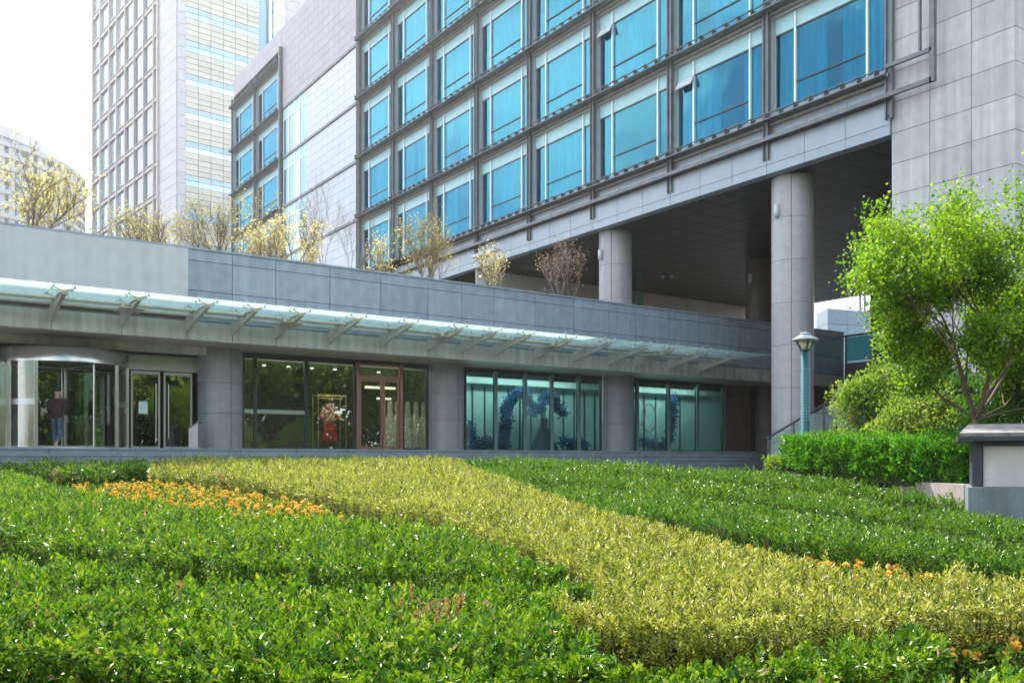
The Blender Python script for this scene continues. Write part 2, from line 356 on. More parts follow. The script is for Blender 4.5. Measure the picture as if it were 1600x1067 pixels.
# fascia below the windows
ys = []
for i in range(8): ys += [YM[i], YM[i]+W/3, YM[i]+2*W/3]
ys.append(Y8)
b = MB(); panels_X(b, XF-.10, .44, ys, [ZS, ZS+.34]); panels_X(b, XF-.10, .40, ys, [ZS+.34, 11.28]); b.build('fascia', 'fasciablue', hotel)
b = MB(); panels_X(b, XF+.02, .30, [y for y in ys], [11.46, 11.86]); b.build('fascia_upper', 'fasciablue', hotel)
b = MB(); b.box(XF+.12, XF+.42, YP, Y8, 10.3, 12.1); b.build('fascia_back', 'joint', hotel)
b = MB(); b.box(XF-.42, XF-.30, 15.0, Y8, 11.30, 11.44); b.box(XF-.28, XF-.02, 16.5, Y8, 11.34, 11.40)
b.box(XF-.42, XF-.30, 15.0, YP, 12.22, 12.34); b.box(XF-.42, XF-.28, 14.9, 15.06, 11.30, ZR)
b.box(XF-.40, XF-.30, 15.36, 15.42, 12.3, ZR); b.build('steel_beam', 'steel', hotel)
# the part of the facade right of Y=41 that reaches down behind the podium
# window prototype in local frame: y 0..W, z 0..FH, origin at (XF, Ymodule, floor)
def curtain_mb(spans, x, z0, z1):
    cb = MB()
    for (y0, y1) in spans:
        n = max(6, int((y1-y0)/.05)); top = []; bot = []
        ph = random.random()*6
        for i in range(n+1):
            y = y0+(y1-y0)*i/n; d = .075*math.sin(ph+i*1.1+.9*math.sin(i*.27+ph))+.03*math.sin(i*.4)
            top.append((x+d, y, z1)); bot.append((x+d*1.3, y+.02*math.sin(i*.2), z0))
        k = n+1; cb.add(top+bot, [(i, i+1, k+i+1, k+i) for i in range(n)], .5, True)
    return cb
def make_window(kind, Wm=W):
    f = MB(); o0, o1 = .16, Wm-.19; a, c = o0+.72*(Wm/4.85), o1-.95*(Wm/4.85)
    f.box(.10, .22, o0, o0+.05, .26, 3.64); f.box(.10, .22, o1-.05, o1, .26, 3.64); f.box(.10, .22, o0+.05, o1-.05, .24, .30); f.box(.10, .22, o0+.05, o1-.05, 3.58, 3.64)
    fr = f.build('window', 'pier'); fr.parent = hotel
    for nm, mm, bx in (('mullion', 'mullion', (.05, .215, a, a+.07, .30, 3.58)), ('mullion', 'mullion', (.05, .215, c, c+.07, .30, 3.58)),
                       ('transom_panel', 'transom', (.12, .175, o0+.05, o1-.05, 3.06, 3.58)), ('glazing_bar', 'darkline', (.10, .17, a+.07, c, 1.10, 1.15)),
                       ('head_bar', 'darkline', (.11, .18, o0+.05, o1-.05, 3.0, 3.06))):
        q_ = MB().box(*bx).build(nm, mm); q_.parent = fr
    g = MB()
    g.box(.14, .15, o0+.07, o1-.06, .34, 3.0)
    pn = g.build('pane', 'glassblue'); pn.parent = fr
    y0, y1 = o0+.05, o1-.05; w = y1-y0
    sp = {'full': [(y0, y1)], 'open': [(y0, y1)], 'gapr': [(y0, y0+w*.16), (y0+w*.46, y1)], 'gapl': [(y0, y0+w*.28), (y0+w*.60, y1)],
          'half': [(y0, y0+w*.12), (y0+w*.72, y1)]}[kind]
    cm = curtain_mb(sp, .40, .20, 3.3).build('curtain', 'curtain'); cm.parent = fr
    return fr
protos = {k: make_window(k) for k in ('full', 'open', 'gapr', 'gapl', 'half')}
used = set()
def dup_part(root, parent, loc):
    c = root.copy(); COL.objects.link(c); c.parent = parent; c.location = loc
    for ch in root.children:
        d = ch.copy(); COL.objects.link(d); d.parent = c
    return c
ORG = WPOS[hotel.name]
def place_window(kind, Y, Z, sy=1.0):
    loc = (XF-ORG.x, Y-ORG.y, Z-ORG.z)
    if kind not in used and sy == 1.0: used.add(kind); o = protos[kind]; o.location = loc
    else: o = dup_part(protos[kind], hotel, loc)
    o.scale = (1, sy, 1)
    for ch in o.children:
        if ch.name.startswith('curtain'):
            a, e = .25, W-.27; w_ = e-a; r_ = random.random()
            if r_ < .4: sp = [(a, e)]
            elif r_ < .75: g_ = random.uniform(.15, .75); sp = [(a, a+w_*g_), (a+w_*(g_+random.uniform(.04, .22)), e)]
            else: sp = [(a, a+w_*random.uniform(.1, .3)), (a+w_*random.uniform(.5, .9), e)]
            sp = [(p_, min(q_, e)) for p_, q_ in sp if q_-p_ > .2 and p_ < e-.2]
            cb_ = curtain_mb(sp, .40, .20, 3.3); me = bpy.data.meshes.new('curtain'); me.from_pydata(cb_.v, [], cb_.f)
            me.polygons.foreach_set('use_smooth', cb_.sm); me.materials.append(M['curtain']); ch.data = me
    return o
lay = [['gapr', 'full', 'full', 'gapr', 'half', 'full', 'full', 'gapl'],
       ['full', 'open', 'gapl', 'gapr', 'full', 'full', 'gapr', 'full'],
       ['gapl', 'full', 'full', 'half', 'gapl', 'full', 'full', 'gapr'],
       ['full', 'full', 'gapl', 'full', 'full', 'gapr', 'full', 'full'],
       ['full', 'gapr', 'full', 'full', 'full', 'full', 'gapl', 'full']]
for k in range(5):
    for i in range(8): place_window(lay[k][i], YM[i], Z0+FH*k)
for i in (6, 7): place_window(('full', 'gapl')[i-6], YM[i], Z0-FH)
YL = [70.0, 76.1, YE-.05]
for k in range(-1, 5):
    for i in (0, 1): place_window('full' if k < 2 else 'open', YL[i], Z0+FH*k, 6.1/4.85)
# pale blind boards of the far bays
# piers (reveals), spandrels, ledges, posts
pb = MB(); sb = MB(); lb = MB(); st = MB(); rb = MB()
def bay_lines(ylist, k0, k1, zlo, ztopv, brk=.62):
    ya, yb = ylist[0], ylist[-1]
    for y in ylist:
        lo, hi = y-.20, y+.17
        if y == ya: lo = y
        if y == yb: hi = y
        if hi > lo:
            pb = MB()
            zz = [zlo+.0]+[Z0+FH*k-.36 for k in range(k0, k1+2) if Z0+FH*k-.36 > zlo]
            for z in range(len(zz)-1): pb.box(XF+.0, XF+.24, lo, hi, zz[z]+.01, zz[z+1]-.01)
            pb.build('window_pier', 'pier', hotel)
        for dy in (-.13, .07): st.box(XF-.20, XF-.06, y+dy, y+dy+.055, zlo-1.1 if zlo > 11 else zlo, ztopv)
        st.box(XF-.14, XF-.10, y-.075, y+.07, zlo-1.0 if zlo > 11 else zlo, ztopv)
    for k in range(k0, k1+2):
        z = Z0+FH*k
        sb.box(XF+.03, XF+.24, ya+.001, yb-.001, z-.30, z+.24)
        lb.box(XF-.20, XF+.03, ya, yb, z-.06, z+.05); lb.box(XF-.10, XF+.03, ya, yb, z-.20, z-.10)
        lb.box(XF-.09, XF+.029, ya, yb, z+.08, z+.2)
        st.tube((XF-.44, ya, z+.13), (XF-.44, yb, z+.13), .028, n=6); st.box(XF-.52, XF-.26, ya, yb, z-.10, z-.065)
        y = ya+.3
        while y < yb:
            rb.box(XF-.47, XF-.2, y, y+.035, z-.06, z+.16); rb.box(XF-.50, XF-.41, y-.09, y+.12, z+.12, z+.15); y += brk
bay_lines(YM, 0, 4, Z0-.3, ZR-1.8)
bay_lines(YM[6:], -1, -1, Z0-FH-.3, Z0-.3)
bay_lines(YL, -1, 4, Z0-FH-.3, ZR-1.8, 1.2)
sb.build('spandrel', 'pier', hotel); lb.build('ledge', 'ledge', hotel)
st.build('steel_frame', 'steel', hotel); rb.build('rail_bracket', 'steel', hotel)
b = MB(); panels_X(b, XF+.0, .3, frange(YP, Y8, 1.6), [Z0+FH*5+.3, ZR-1.0, ZR]); b.build('roof_fascia', 'granite_pier', hotel)
# far stone block, with slit windows and white tiles
ysw = [64.9, 66.1, 67.2, 68.4, 69.6]
b = MB()
panels_X(b, XF-.02, .06, frange(Y8+.55, 70.0-.05, .95), frange(27.9, ZR, .66)); panels_X(b, XF-.02, .06, frange(70.0, YE, 1.2), [ZR-1.6, ZR-.8, ZR])
b.build('stone_wall', 'stonepale', hotel)
b = MB()
for k in range(-1, 4):
    z = Z0+FH*k; panels_X(b, XF-.02, .06, frange(Y8+.55, ysw[0], .95), frange(z+.1, z+FH-.12, .62))
    panels_X(b, XF-.02, .06, [Y8+.02, Y8+.45], frange(z+.1, z+FH-.12, .62))
b.build('tiled_wall', 'tilewhite', hotel)
b = MB()
for k in range(-1, 5): b.box(XF-.10, XF+.03, Y8, 70, Z0+FH*k-.10, Z0+FH*k+.09)
b.box(XF-.12, XF+.02, Y8+.43, Y8+.54, 5, ZR); b.box(XF-.30, XF+.01, 69.75, 70.0, 5, ZR-1.6); b.build('wall_channel', 'steel', hotel)
for k in range(-1, 4):
    z = Z0+FH*k
    for i, (y0, y1) in enumerate(zip(ysw[:-1], ysw[1:])):
        o = MB().box(XF-.04, XF+.02, y0, y0+.09, z+.1, z+FH-.12).box(XF-.04, XF+.02, y1-.09, y1, z+.1, z+FH-.12).box(XF-.04, XF+.02, y0+.09, y1-.09, z+2.9, z+3.0).build('slit_window', 'mullion', hotel)
        MB().box(XF-.01, XF+.0, y0+.09, y1-.09, z+.1, z+2.9).build('pane', ('towerglassdark', 'towerglass', 'towerglassdark', 'slit')[i], o)
        MB().box(XF-.012, XF+.0, y0+.09, y1-.09, z+3.0, z+FH-.12).build('transom_panel', 'transom', o)
# open hopper vents of the hotel windows
def hopper(i, k):
    y = YM[i]+W-.22-.92; z = Z0+FH*k+3.0; o = MB()
    o.obox((XF+.08, y, z), (0, .84, 0), (-.20, 0, -.36), (-.03, 0, .02)); o.build('open_vent', 'mullion', hotel)
hopper(2, 1); hopper(1, 0)
b = MB(); yl = YonX(762, XF); b.box(XF-.34, XF-.2, yl-1.1, yl+1.1, 10.72, 10.86); b.build('tube_light', 'fixture', hotel)
for dx in (0, 1.4):
    o = thing('ceiling_camera', ['left', 'right'][dx > 0]+' one of the two small white dome cameras hanging from the dark soffit', 'camera', P(1036+dx*10, 432, 47))
    c = P(1036+dx*10, 432, 47); MB().tube((c.x, c.y, c.z+.06), (c.x, c.y, ZS), .012, n=6).build('stem', 'slabdark', o)
    MB().lathe(c, [(0.001, -.10), (.08, -.08), (.11, -.02), (.10, .05), (.001, .06)], 14).build('dome', 'white', o)
# wall lights on columns
def wall_light(px, py, s, side, label):
    c = P(px, py, s); o = thing('wall_light', label, 'light', c, 'cylinder lights on the columns')
    MB().lathe(c, [(.001, -.22), (.09, -.22), (.09, .22), (.001, .22)], 16).build('lamp_body', 'fixture', o)
    d = cw(side, 0); MB().obox(c+Vector((0, 0, -.04)), d*.20, cw(0, .05), (0, 0, .08)).build('arm', 'steel', o)
wall_light(1213, 330, 32.6, 1, 'small pale cylinder light on the left side of the tall column nearest the lamp post')
wall_light(1267, 327, 32.6, -1, 'small pale cylinder light on the right side of the tall column nearest the lamp post')
wall_light(937.5, 398, 40.6, 1, 'small pale cylinder light on the left side of the column behind the podium parapet')
wall_light(979, 395, 40.6, -1, 'small pale cylinder light on the right side of the column behind the podium parapet')
wall_light(1172, 435, 45.6, 1, 'small pale cylinder light on the dark column deep under the hotel')
# ------------------------------------------------------------------ PODIUM
YF = 26.8; ZB = 3.42; ZT = 6.08; ZFL = .25; YG = 29.1
pod = thing('podium_building', 'low granite podium with shopfronts, a glass canopy on brackets and a planted roof terrace', 'building', (10, YF, ZFL))
jx = [XonY(p, YF) for p in (80, 190, 292, 363, 431, 515.5, 594, 668.5, 721.5, 772, 836, 896, 951.5, 992.5, 1044, 1092, 1139.5, 1183, 1222)]
d0 = jx[1]-jx[0]; jx = [jx[0]-2*d0, jx[0]-d0]+jx+[jx[-1]+2.2, 38.4]
XL = jx[0]; XS = XonY(294, YF); XR = 38.4
b = MB(); b.box(XL, XR-.05, YF+.06, YF+.5, ZB+.4, ZT-.03); b.box(XL, XR-.3, YF+.5, 41, ZB+.1, 4.55)
b.box(XL, XS, YF+.03, YF+.059, 4.0, ZT-.05); b.build('podium_core', 'joint', pod)
xs = [x for x in jx if x >= XS-.3]
b = MB(); panels_Y(b, YF, .055, xs, [ZT-.34, ZT-.02]); panels_Y(b, YF, .055, xs, [4.87, ZT-.34]); panels_Y(b, YF, .055, xs, [3.98, 4.87])
b.build('parapet', 'parapet', pod)
MB().box(XL, XR, YF-.04, YF+.56, ZT-.018, ZT+.04).build('coping', 'parapet', pod)
MB().box(XL, XS-.01, YF-.06, YF+.02, 4.10, ZT-.03).build('sign_board', 'board', pod)
b = MB(); panels_Y(b, YF-.02, .30, jx, [ZB, 3.97]); b.build('fascia', 'fascia', pod)
b = MB(); b.box(XL, XR, YF-.03, YF+.0, 3.972, 4.0); b.build('fascia_gutter', 'steel', pod)
# low soffit
b = MB(); ys = [YF+.29, 28.0, YG+.8]
for x0, x1 in zip(jx[:-1], jx[1:]):
    for y0, y1 in zip(ys[:-1], ys[1:]): b.box(x0+.008, x1-.008, y0+.008, y1-.008, ZB+.02, ZB+.09)
b.build('soffit', 'soffitlow', pod)
MB().box(XL, XR, YF+.5, 41, 4.56, 4.62).build('roof_deck', 'roof', pod)
CXS = [XonY(344, 29.0), XonY(696, 29.0), XonY(964, 29.0), XonY(1196, 29.0)]
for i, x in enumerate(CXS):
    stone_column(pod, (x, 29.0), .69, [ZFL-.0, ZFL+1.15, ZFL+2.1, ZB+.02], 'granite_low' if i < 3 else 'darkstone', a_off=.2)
stone_column(pod, (XonY(344, 29.0)-9.6, 29.0), .69, [ZFL, ZFL+1.15, ZFL+2.1, ZB+.02], 'granite_low')
# canopy
ZC = 4.25; YO = 24.5
cx = [jx[0]] + jx[1:]
for x0, x1 in zip(cx[:-1], cx[1:]):
    if x0 > 29.5: break
    n = 2 if x1-x0 > 1.6 else 1
    mb = MB()
    for k in range(n):
        a = x0+(x1-x0)*k/n; e = x0+(x1-x0)*(k+1)/n; mb.box(a+.008, e-.008, YO, YF-.04, ZC, ZC+.02)
    mb.build('canopy_glass', 'canopyglass', pod)
b = MB(); XE = 30.0
for (y, z) in ((YF-.75, 4.02), (YF-1.35, 4.07)): b.tube((XL, y, z), (XE, y, z), .052, n=10)
b.build('canopy_tube', 'bracket', pod)
def bracket_mb():
    m = MB(); t = .05
    prof = [(0, 3.62), (-.9, 3.83), (-2.12, 4.06), (-2.16, 4.15), (-2.05, 4.17), (-1.0, 4.10), (0, 4.02)]   # y, z
    k = len(prof); vs = [(-t, y, z) for y, z in prof]+[(t, y, z) for y, z in prof]
    m.add(vs, [tuple(range(k)), tuple(range(k, 2*k))[::-1]]+[(i, k+i, k+(i+1) % k, (i+1) % k) for i in range(k)])
    m.box(-.09, .09, -2.1, -.5, 4.10, 4.13)
    for yy in (-1.95, -.85):                           # spider fittings
        m.tube((0, yy, 4.12), (0, yy, 4.2), .03, n=6)
        for sx in (-1, 1):
            for sy in (-1, 1):
                e = (sx*.24, yy+sy*.17, 4.215); m.tube((0, yy, 4.17), e, .022, .014, n=5); m.tube((e[0], e[1], 4.20), (e[0], e[1], 4.33), .03, n=7); m.tube((e[0], e[1], 4.33), (e[0], e[1], 4.345), .05, n=8)
    return m
def add_brackets():
    first = None
    for i, x in enumerate(jx[:-1]):
        if x > XE: break
        loc = (x-10, 0, -ZFL)
        if first is None: first = local('canopy_bracket', bracket_mb(), 'bracket', pod, loc)
        else:
            c = first.copy(); COL.objects.link(c); c.location = loc; c.parent = pod
add_brackets()
for i, x in enumerate(jx[:-1]):
    if x < XE and i % 3 == 0:
        b = MB(); b.box(x-.32, x+.32, YF-1.5, YF-.6, 3.955, 3.985); b.box(x-.30, x-.2, YF-1.42, YF-1.28, 3.98, 4.14); b.box(x+.2, x+.30, YF-.82, YF-.68, 3.93, 4.10)
        b.build('tube_clamp', 'bracket', pod)
# platform and steps
pf = MB()
pf.box(XL, 40, 24.9, 41, -.6, ZFL-.01); pf.build('entrance_terrace', 'paving', kind='structure')
sp = MB(); xs = frange(XL, 38, 1.55)
for k in range(5):
    z1 = ZFL-.16*k
    for x0, x1 in zip(xs[:-1], xs[1:]):
        sp.box(x0+.004, x1-.004, 24.5-.34*k, 24.9+(.02 if k else .3)-.34*k, z1-.05, z1); sp.box(x0+.004, x1-.004, 24.53-.34*k, 24.86-.34*k, z1-.158, z1-.052)
sp.build('steps', 'step', kind='structure')
# shopfront glazing
def pane(px0, px1, m='shop', Y=YG, z0=ZFL+.06, z1=ZB-.15, frame='shopframe', band=False):
    x0, x1 = XonY(px0, Y), XonY(px1, Y)
    f = MB(); w = .045
    f.box(x0, x0+w, Y-.06, Y+.06, z0-.06, z1+.05); f.box(x1-w, x1, Y-.06, Y+.06, z0-.06, z1+.05)
    f.box(x0+w, x1-w, Y-.05, Y+.05, z0-.06, z0+.02); f.box(x0+w, x1-w, Y-.05, Y+.05, z1-.01, z1+.05)
    o = f.build('shop_window', frame, pod); MB().box(x0+w, x1-w, Y-.008, Y+.008, z0+.02, z1-.01).build('pane', m, o)
    if band: MB().box(x0+w, x1-w, Y-.02, Y-.012, z0+1.15, z0+1.28).build('frosted_band', M['frost'], o)
    return o
M['frost'] = glass('frosted_band', (.7, .8, .78), (.9, .95, .95), .35, rough=.3)
for p in ((379, 398), (398.5, 478), (479, 554)): pane(*p, band=p[0] < 479)
pane(629, 668)
for p in ((726, 773), (773.5, 819), (819.5, 861), (861.5, 903), (903.5, 939), (988, 994), (994.5, 1043), (1043.5, 1088), (1088.5, 1129)): pane(*p, m='display')
# thick green-grey fins at the display windows
b = MB()
for p in (773.3, 819.3, 861.3, 903.3, 994.3, 1043.3, 1088.3):
    x = XonY(p, YG); MB().box(x-.10, x+.04, YG-.13, YG-.065, ZFL, ZB-.08).build('glass_fin', 'fin', pod)
MB().box(XonY(378, YG), XonY(939, YG), YG-.05, YG+.10, ZB-.10, ZB+.03).box(XonY(988, YG), XonY(1131, YG), YG-.05, YG+.10, ZB-.10, ZB+.03).build('head_rail', 'shopframe', pod)
# brown door and dark panels at the right
x0, x1 = XonY(1131, YG), XonY(1170, YG)
MB().box(x0+.02, x1, YG-.1, YG+.02, ZFL, ZB).build('brown_panel', 'wood', pod)
x0, x1 = XonY(1209, YG), 38.2
MB().box(x0-.5, 33.5, YG-.05, YG+.1, ZFL, ZB).build('dark_panel', mat('dark_cladding', (.035, .05, .055), .3, .3), pod)
# copper framed double door
def dbl_door():
    x0, x1 = XonY(556, YG-.05), XonY(628, YG-.05); Y = YG-.05; z0, z1, zt = ZFL, ZFL+2.55, ZB-.08
    f = MB(); w = .11
    f.box(x0, x0+w, Y-.07, Y+.07, z0, zt); f.box(x1-w, x1, Y-.07, Y+.07, z0, zt)
    f.box(x0+w, x1-w, Y-.07, Y+.07, z1, z1+.10); f.box(x0+w, x1-w, Y-.06, Y+.06, zt-.08, zt)
    o = f.build('door_frame', 'copper', pod); xm = (x0+x1)/2+.12
    MB().box(x0+w, x1-w, Y-.01, Y+.01, z1+.10, zt-.08).build('pane', 'shop', o)
    for a, e in ((x0+w+.01, xm-.01), (xm+.01, x1-w-.01)):
        d = MB(); q = .075; d.box(a, a+q, Y-.03, Y+.03, z0+.02, z1-.01); d.box(e-q, e, Y-.03, Y+.03, z0+.02, z1-.01)
        d.box(a+q, e-q, Y-.03, Y+.03, z0+.02, z0+.14); d.box(a+q, e-q, Y-.03, Y+.03, z1-.10, z1-.01)
        dd = d.build('door', 'copper', pod); MB().box(a+q, e-q, Y-.01, Y+.01, z0+.14, z1-.10).build('pane', 'shop', dd)
        hx = e-.03 if e < xm else a+.03
        MB().tube((hx, Y-.12, z0+.5), (hx, Y-.12, z0+2.0), .022, n=8).tube((hx, Y-.12, z0+.6), (hx, Y, z0+.6), .012, n=6).tube((hx, Y-.12, z0+1.9), (hx, Y, z0+1.9), .012, n=6).build('handle', 'copper', dd)
dbl_door()
# revolving door drum
def revolving():
    c = Vector((XonY(100, 29.2), 29.2, ZFL)); r = 1.72; z1 = 2.42
    o = MB().lathe(c, [(r+.03, z1), (r+.03, z1+.40), (r-.5, z1+.40)], 48).lathe(c, [(r-.03, z1+.02), (r-.03, z1+.38)], 48).build('revolving_door', 'chrome', pod)
    MB().lathe(c, [(.001, z1+.02), (r-.03, z1+.02)], 40, smooth=False).build('drum_ceiling', 'beam', o)
    angs = {'gl': (R(148), R(252)), 'gr': (R(-64), R(32))}
    for a0, a1 in ((R(180), R(238)), (R(-46), R(0)), (R(20), R(70)), (R(110), R(160))):
        MB().lathe(c, [(r, .06), (r, z1)], 12, a0, a1).build('curved_pane', 'shop', o)
        MB().lathe(c, [(r+.012, 1.22), (r+.012, 1.38)], 12, a0, a1).build('frosted_band', M['frost'], o)
    p = MB()
    for a in (180, 238, 209, -46, -20, 0, 20, 70, 110, 160):
        x, y = c.x+r*math.cos(R(a)), c.y+r*math.sin(R(a)); MB().box(x-.045, x+.045, y-.045, y+.045, c.z, c.z+z1).build('post', 'chrome', o)
    w = MB(); g = MB()
    for a in (20, 110, 200, 290):
        d = Vector((math.cos(R(a)), math.sin(R(a)), 0))
        n = Vector((-d.y, d.x, 0))
        q0 = c+d*.06; q1 = c+d*(r-.12)
        w.tube(q0+Vector((0, 0, .05)), q0+Vector((0, 0, z1)), .03, n=6); w.tube(q1+Vector((0, 0, .05)), q1+Vector((0, 0, z1)), .035, n=6)
        for z in (.08, z1-.05): w.tube(q0+Vector((0, 0, z)), q1+Vector((0, 0, z)), .035, n=6)
        g.obox(q0+Vector((0, 0, .1)), d*(r-.2), n*.012, (0, 0, z1-.2))
    w.build('wing_frame', 'chrome', o); g.build('wing_pane', 'shop', o)
    bs = MB(); bs.lathe(c, [(r+.05, 0), (r+.05, .06), (r-.06, .06)], 40); bs.build('threshold', 'chrome', o)
revolving()
# left glazing and swing doors between the drum and the first column
def sidewall(px0, px1, px_list, Y=29.3):
    for a, e in zip(px_list[:-1], px_list[1:]):
        x0, x1 = XonY(a, Y), XonY(e, Y)
        f = MB(); q = .06; z0, z1 = ZFL, ZFL+2.42
        f.box(x0+.005, x0+q, Y-.04, Y+.04, z0, z1); f.box(x1-q, x1-.005, Y-.04, Y+.04, z0, z1)
        f.box(x0+q, x1-q, Y-.04, Y+.04, z0, z0+.10); f.box(x0+q, x1-q, Y-.04, Y+.04, z1-.10, z1)
        d = f.build('door', 'doorsteel', pod); MB().box(x0+q, x1-q, Y-.008, Y+.008, z0+.10, z1-.10).build('pane', 'shop', d)
        hx = x1-.14 if a < 240 else x0+.14
        MB().tube((hx, Y-.10, z0+.35), (hx, Y-.10, z0+2.05), .024, n=8).tube((hx, Y-.10, z0+.5), (hx, Y, z0+.5), .012, n=5).tube((hx, Y-.10, z0+1.9), (hx, Y, z0+1.9), .012, n=5).build('handle', 'chrome', d)
sidewall(0, 0, [204, 250]); sidewall(0, 0, [255, 300])
x0, x1 = XonY(198, 29.3), XonY(312, 29.3)
MB().box(x0, x1, 29.22, 29.38, ZFL+2.45, ZB-.25).build('door_header', 'doorsteel', pod)
MB().box(XL, x1, 28.55, 28.75, ZB-.22, ZB+.02).build('beam_band', 'fascia', pod)
MB().box(x0-1.5, x0-.9, 29.22, 29.38, ZFL+2.9, ZB-.25).build('door_header', 'doorsteel', pod)
xn = XonY(223, 29.2); MB().box(xn-.13, xn+.13, 29.15, 29.16, ZFL+1.10, ZFL+1.48).build('door_notice', 'paper', pod)
xl = XonY(8, 29.3)
for k in range(3):
    x0 = xl-.4-1.3*k; o = MB().box(x0, x0+.06, 29.2, 29.3, ZFL, ZB-.2).box(x0+.06, x0+1.3, 29.2, 29.3, ZFL+2.4, ZFL+2.5).build('shop_window', 'chrome', pod)
    MB().box(x0+.06, x0+1.29, 29.24, 29.256, ZFL, ZFL+2.4).build('pane', 'shop', o)
# interiors
xa, xb, xc, xd = XL, XonY(345, 30), XonY(697, 30), XonY(1130, 30)
b = MB(); b.box(xa, xb-.1, 38, 38.2, ZFL, ZB+.1); b.box(xb-.1, xb+.1, 29.9, 38, ZFL, ZB); b.box(xb+.1, xc-.1, 35.5, 35.7, ZFL, ZB+.1); b.box(xc-.1, xc+.1, 29.9, 36, ZFL, ZB)
b.box(xa, xa+.2, 29.4, 38, ZFL, ZB); b.build('interior_wall', 'beam', pod)
MB().box(xa, xd, 29.3, 38, ZFL-.02, ZFL+.012).build('interior_floor', 'floorin', pod)
MB().box(xa, xc, YG+.82, 38, ZB-.12, ZB-.05).build('interior_ceiling', 'beam', pod)
MB().box(XonY(75, 33), XonY(145, 33), 33, 33.2, ZFL+2.0, ZFL+2.5).build('lobby_lintel', 'red', pod)
MB().box(XonY(572, 33), XonY(618, 33), 33.0, 33.12, ZB-.62, ZB-.54).box(XonY(590, 34.4), XonY(622, 34.4), 34.4, 34.5, ZB-.95, ZB-.88).build('ceiling_strip', 'ceilstrip', pod)
b = MB()
for i in range(7): b.box(xb+1+i*.9, xb+1.09+i*.9, 31.3, 31.4, ZB-.14, ZB-.125)
b.build('down_light', 'spot', pod)
MB().box(xb+.8, xc-.8, YG+.25, YG+.42, ZB-.03, ZB-.008).build('hidden_fill_strip', emis('hidden_window_fill', (1, .93, .82), 16), pod)  # unseen glowing strip, added to brighten the dress and gowns
b = MB(); YD = 30.75
b.box(XonY(718, YD), XonY(1131, YD), YD, YD+.1, ZFL, ZB-.45); b.build('display_wall', 'dispwall', pod)
MB().box(XonY(718, YD), XonY(1131, YD), YD-.5, YD+.1, ZB-.45, ZB-.20).build('display_valance', 'dispceil', pod)
M['dispfill'] = emis('hidden_display_fill', (.95, 1, .97), 12)
for p0, p1 in ((742, 922), (1004, 1112)): MB().box(XonY(p0, YG), XonY(p1, YG), YG+.25, YG+.45, ZB-.03, ZB-.008).build('hidden_fill_strip', 'dispfill', pod)  # unseen strips added to light the display in place of its small spots
b = MB()
for p in [738, 757, 794, 812, 829, 846, 880, 897, 913, 929, 1006, 1024, 1040, 1062]: x = XonY(p, YD); b.box(x-.035, x+.035, YD-.03, YD-.002, ZFL, ZB-.55)
b.build('display_stripe', mat('display_stripe', (.05, .12, .13), .5), pod)
# terrace edge turning toward the pier (x = 38.4)
b = MB(); b.box(XR, XR+9, 17.0, 26.75, 3.45, 4.60); b.build('terrace_slab', mat('slab_brown', (.12, .10, .09), .5, var=.15), pod)
b = MB(); b.box(XR-.28, XR-.01, 27.15, 41, -.5, 4.50); b.build('side_wall', 'wood', pod)
bal = thing('glass_balustrade', 'teal glass balustrade with dark top rail along the raised terrace under the hotel', 'balustrade', (XR, 22, 4.6))
MB().tube((XR+.05, 17, 5.92), (XR+.05, 26.9, 5.92), .05, n=8).build('top_rail', 'rail', bal)
b = MB()
for i in range(8): MB().box(XR+.01, XR+.09, 17+1.38*i, 17.08+1.38*i, 4.6, 5.9).build('post', 'railpost', bal)
MB().box(XR+.04, XR+.055, 17.1, 26.7, 4.68, 5.85).build('pane', 'tealglass', bal)
# shop window under the slab, right of the tall column
b = MB(); XW = 38.2
b.box(XR+.3, XR+.4, 17, 27, -.4, .3)
for y in (18, 19.7, 21.4, 23.1, 24.8, 26.5): b.box(XR+.28, XR+.40, y, y+.12, -.4, 3.3)
b.box(XR+.28, XR+.40, 17, 27, 3.0, 3.4); o = b.build('lower_window', 'fascia', pod); MB().box(XR+.34, XR+.35, 17, 27, .3, 3.0).build('pane', 'towerglass', o)
MB().box(XR+.6, 48, 17, 27, -.5, .25).build('lower_wall', 'beam', pod)
# ------------------------------------------------------------------ stair railing
rl = thing('stair_railing', 'glass stair railing with sloping dark handrail beside the lamp post', 'railing', cw(7.39, 26, -.5))
a = cw(7.39, 26, 0); dX = Vector((1, 0, 0))
def rp(t): return a+dX*t+Vector((0, 0, .573+.405*max(0, t)))
MB().poly([rp(0), rp(2.9), rp(5.5)], .036, 8).tube(rp(0)-Vector((.02, 0, .03)), rp(0)+Vector((.0, 0, .02)), .05, n=8).build('handrail', 'rail', rl)
for t in (.02, 1.15, 2.6, 4.2):
    q = rp(t); MB().box(q.x-.03, q.x+.03, q.y-.015, q.y+.015, q.z-1.05 if t > .5 else -.55, q.z).build('post', 'railpost', rl)
b = MB()
for t0, t1 in ((.1, 1.08), (1.22, 2.53), (2.67, 4.1)):
    p0, p1 = rp(t0), rp(t1); b.add([(p0.x, p0.y, p0.z-.9), (p1.x, p1.y, p1.z-.9), (p1.x, p1.y, p1.z-.1), (p0.x, p0.y, p0.z-.1), (p0.x, p0.y+.012, p0.z-.9), (p1.x, p1.y+.012, p1.z-.9), (p1.x, p1.y+.012, p1.z-.1), (p0.x, p0.y+.012, p0.z-.1)],
        [(0, 1, 2, 3), (7, 6, 5, 4), (0, 4, 5, 1), (3, 2, 6, 7), (0, 3, 7, 4), (1, 5, 6, 2)])
b.build('pane', 'railglass', rl)
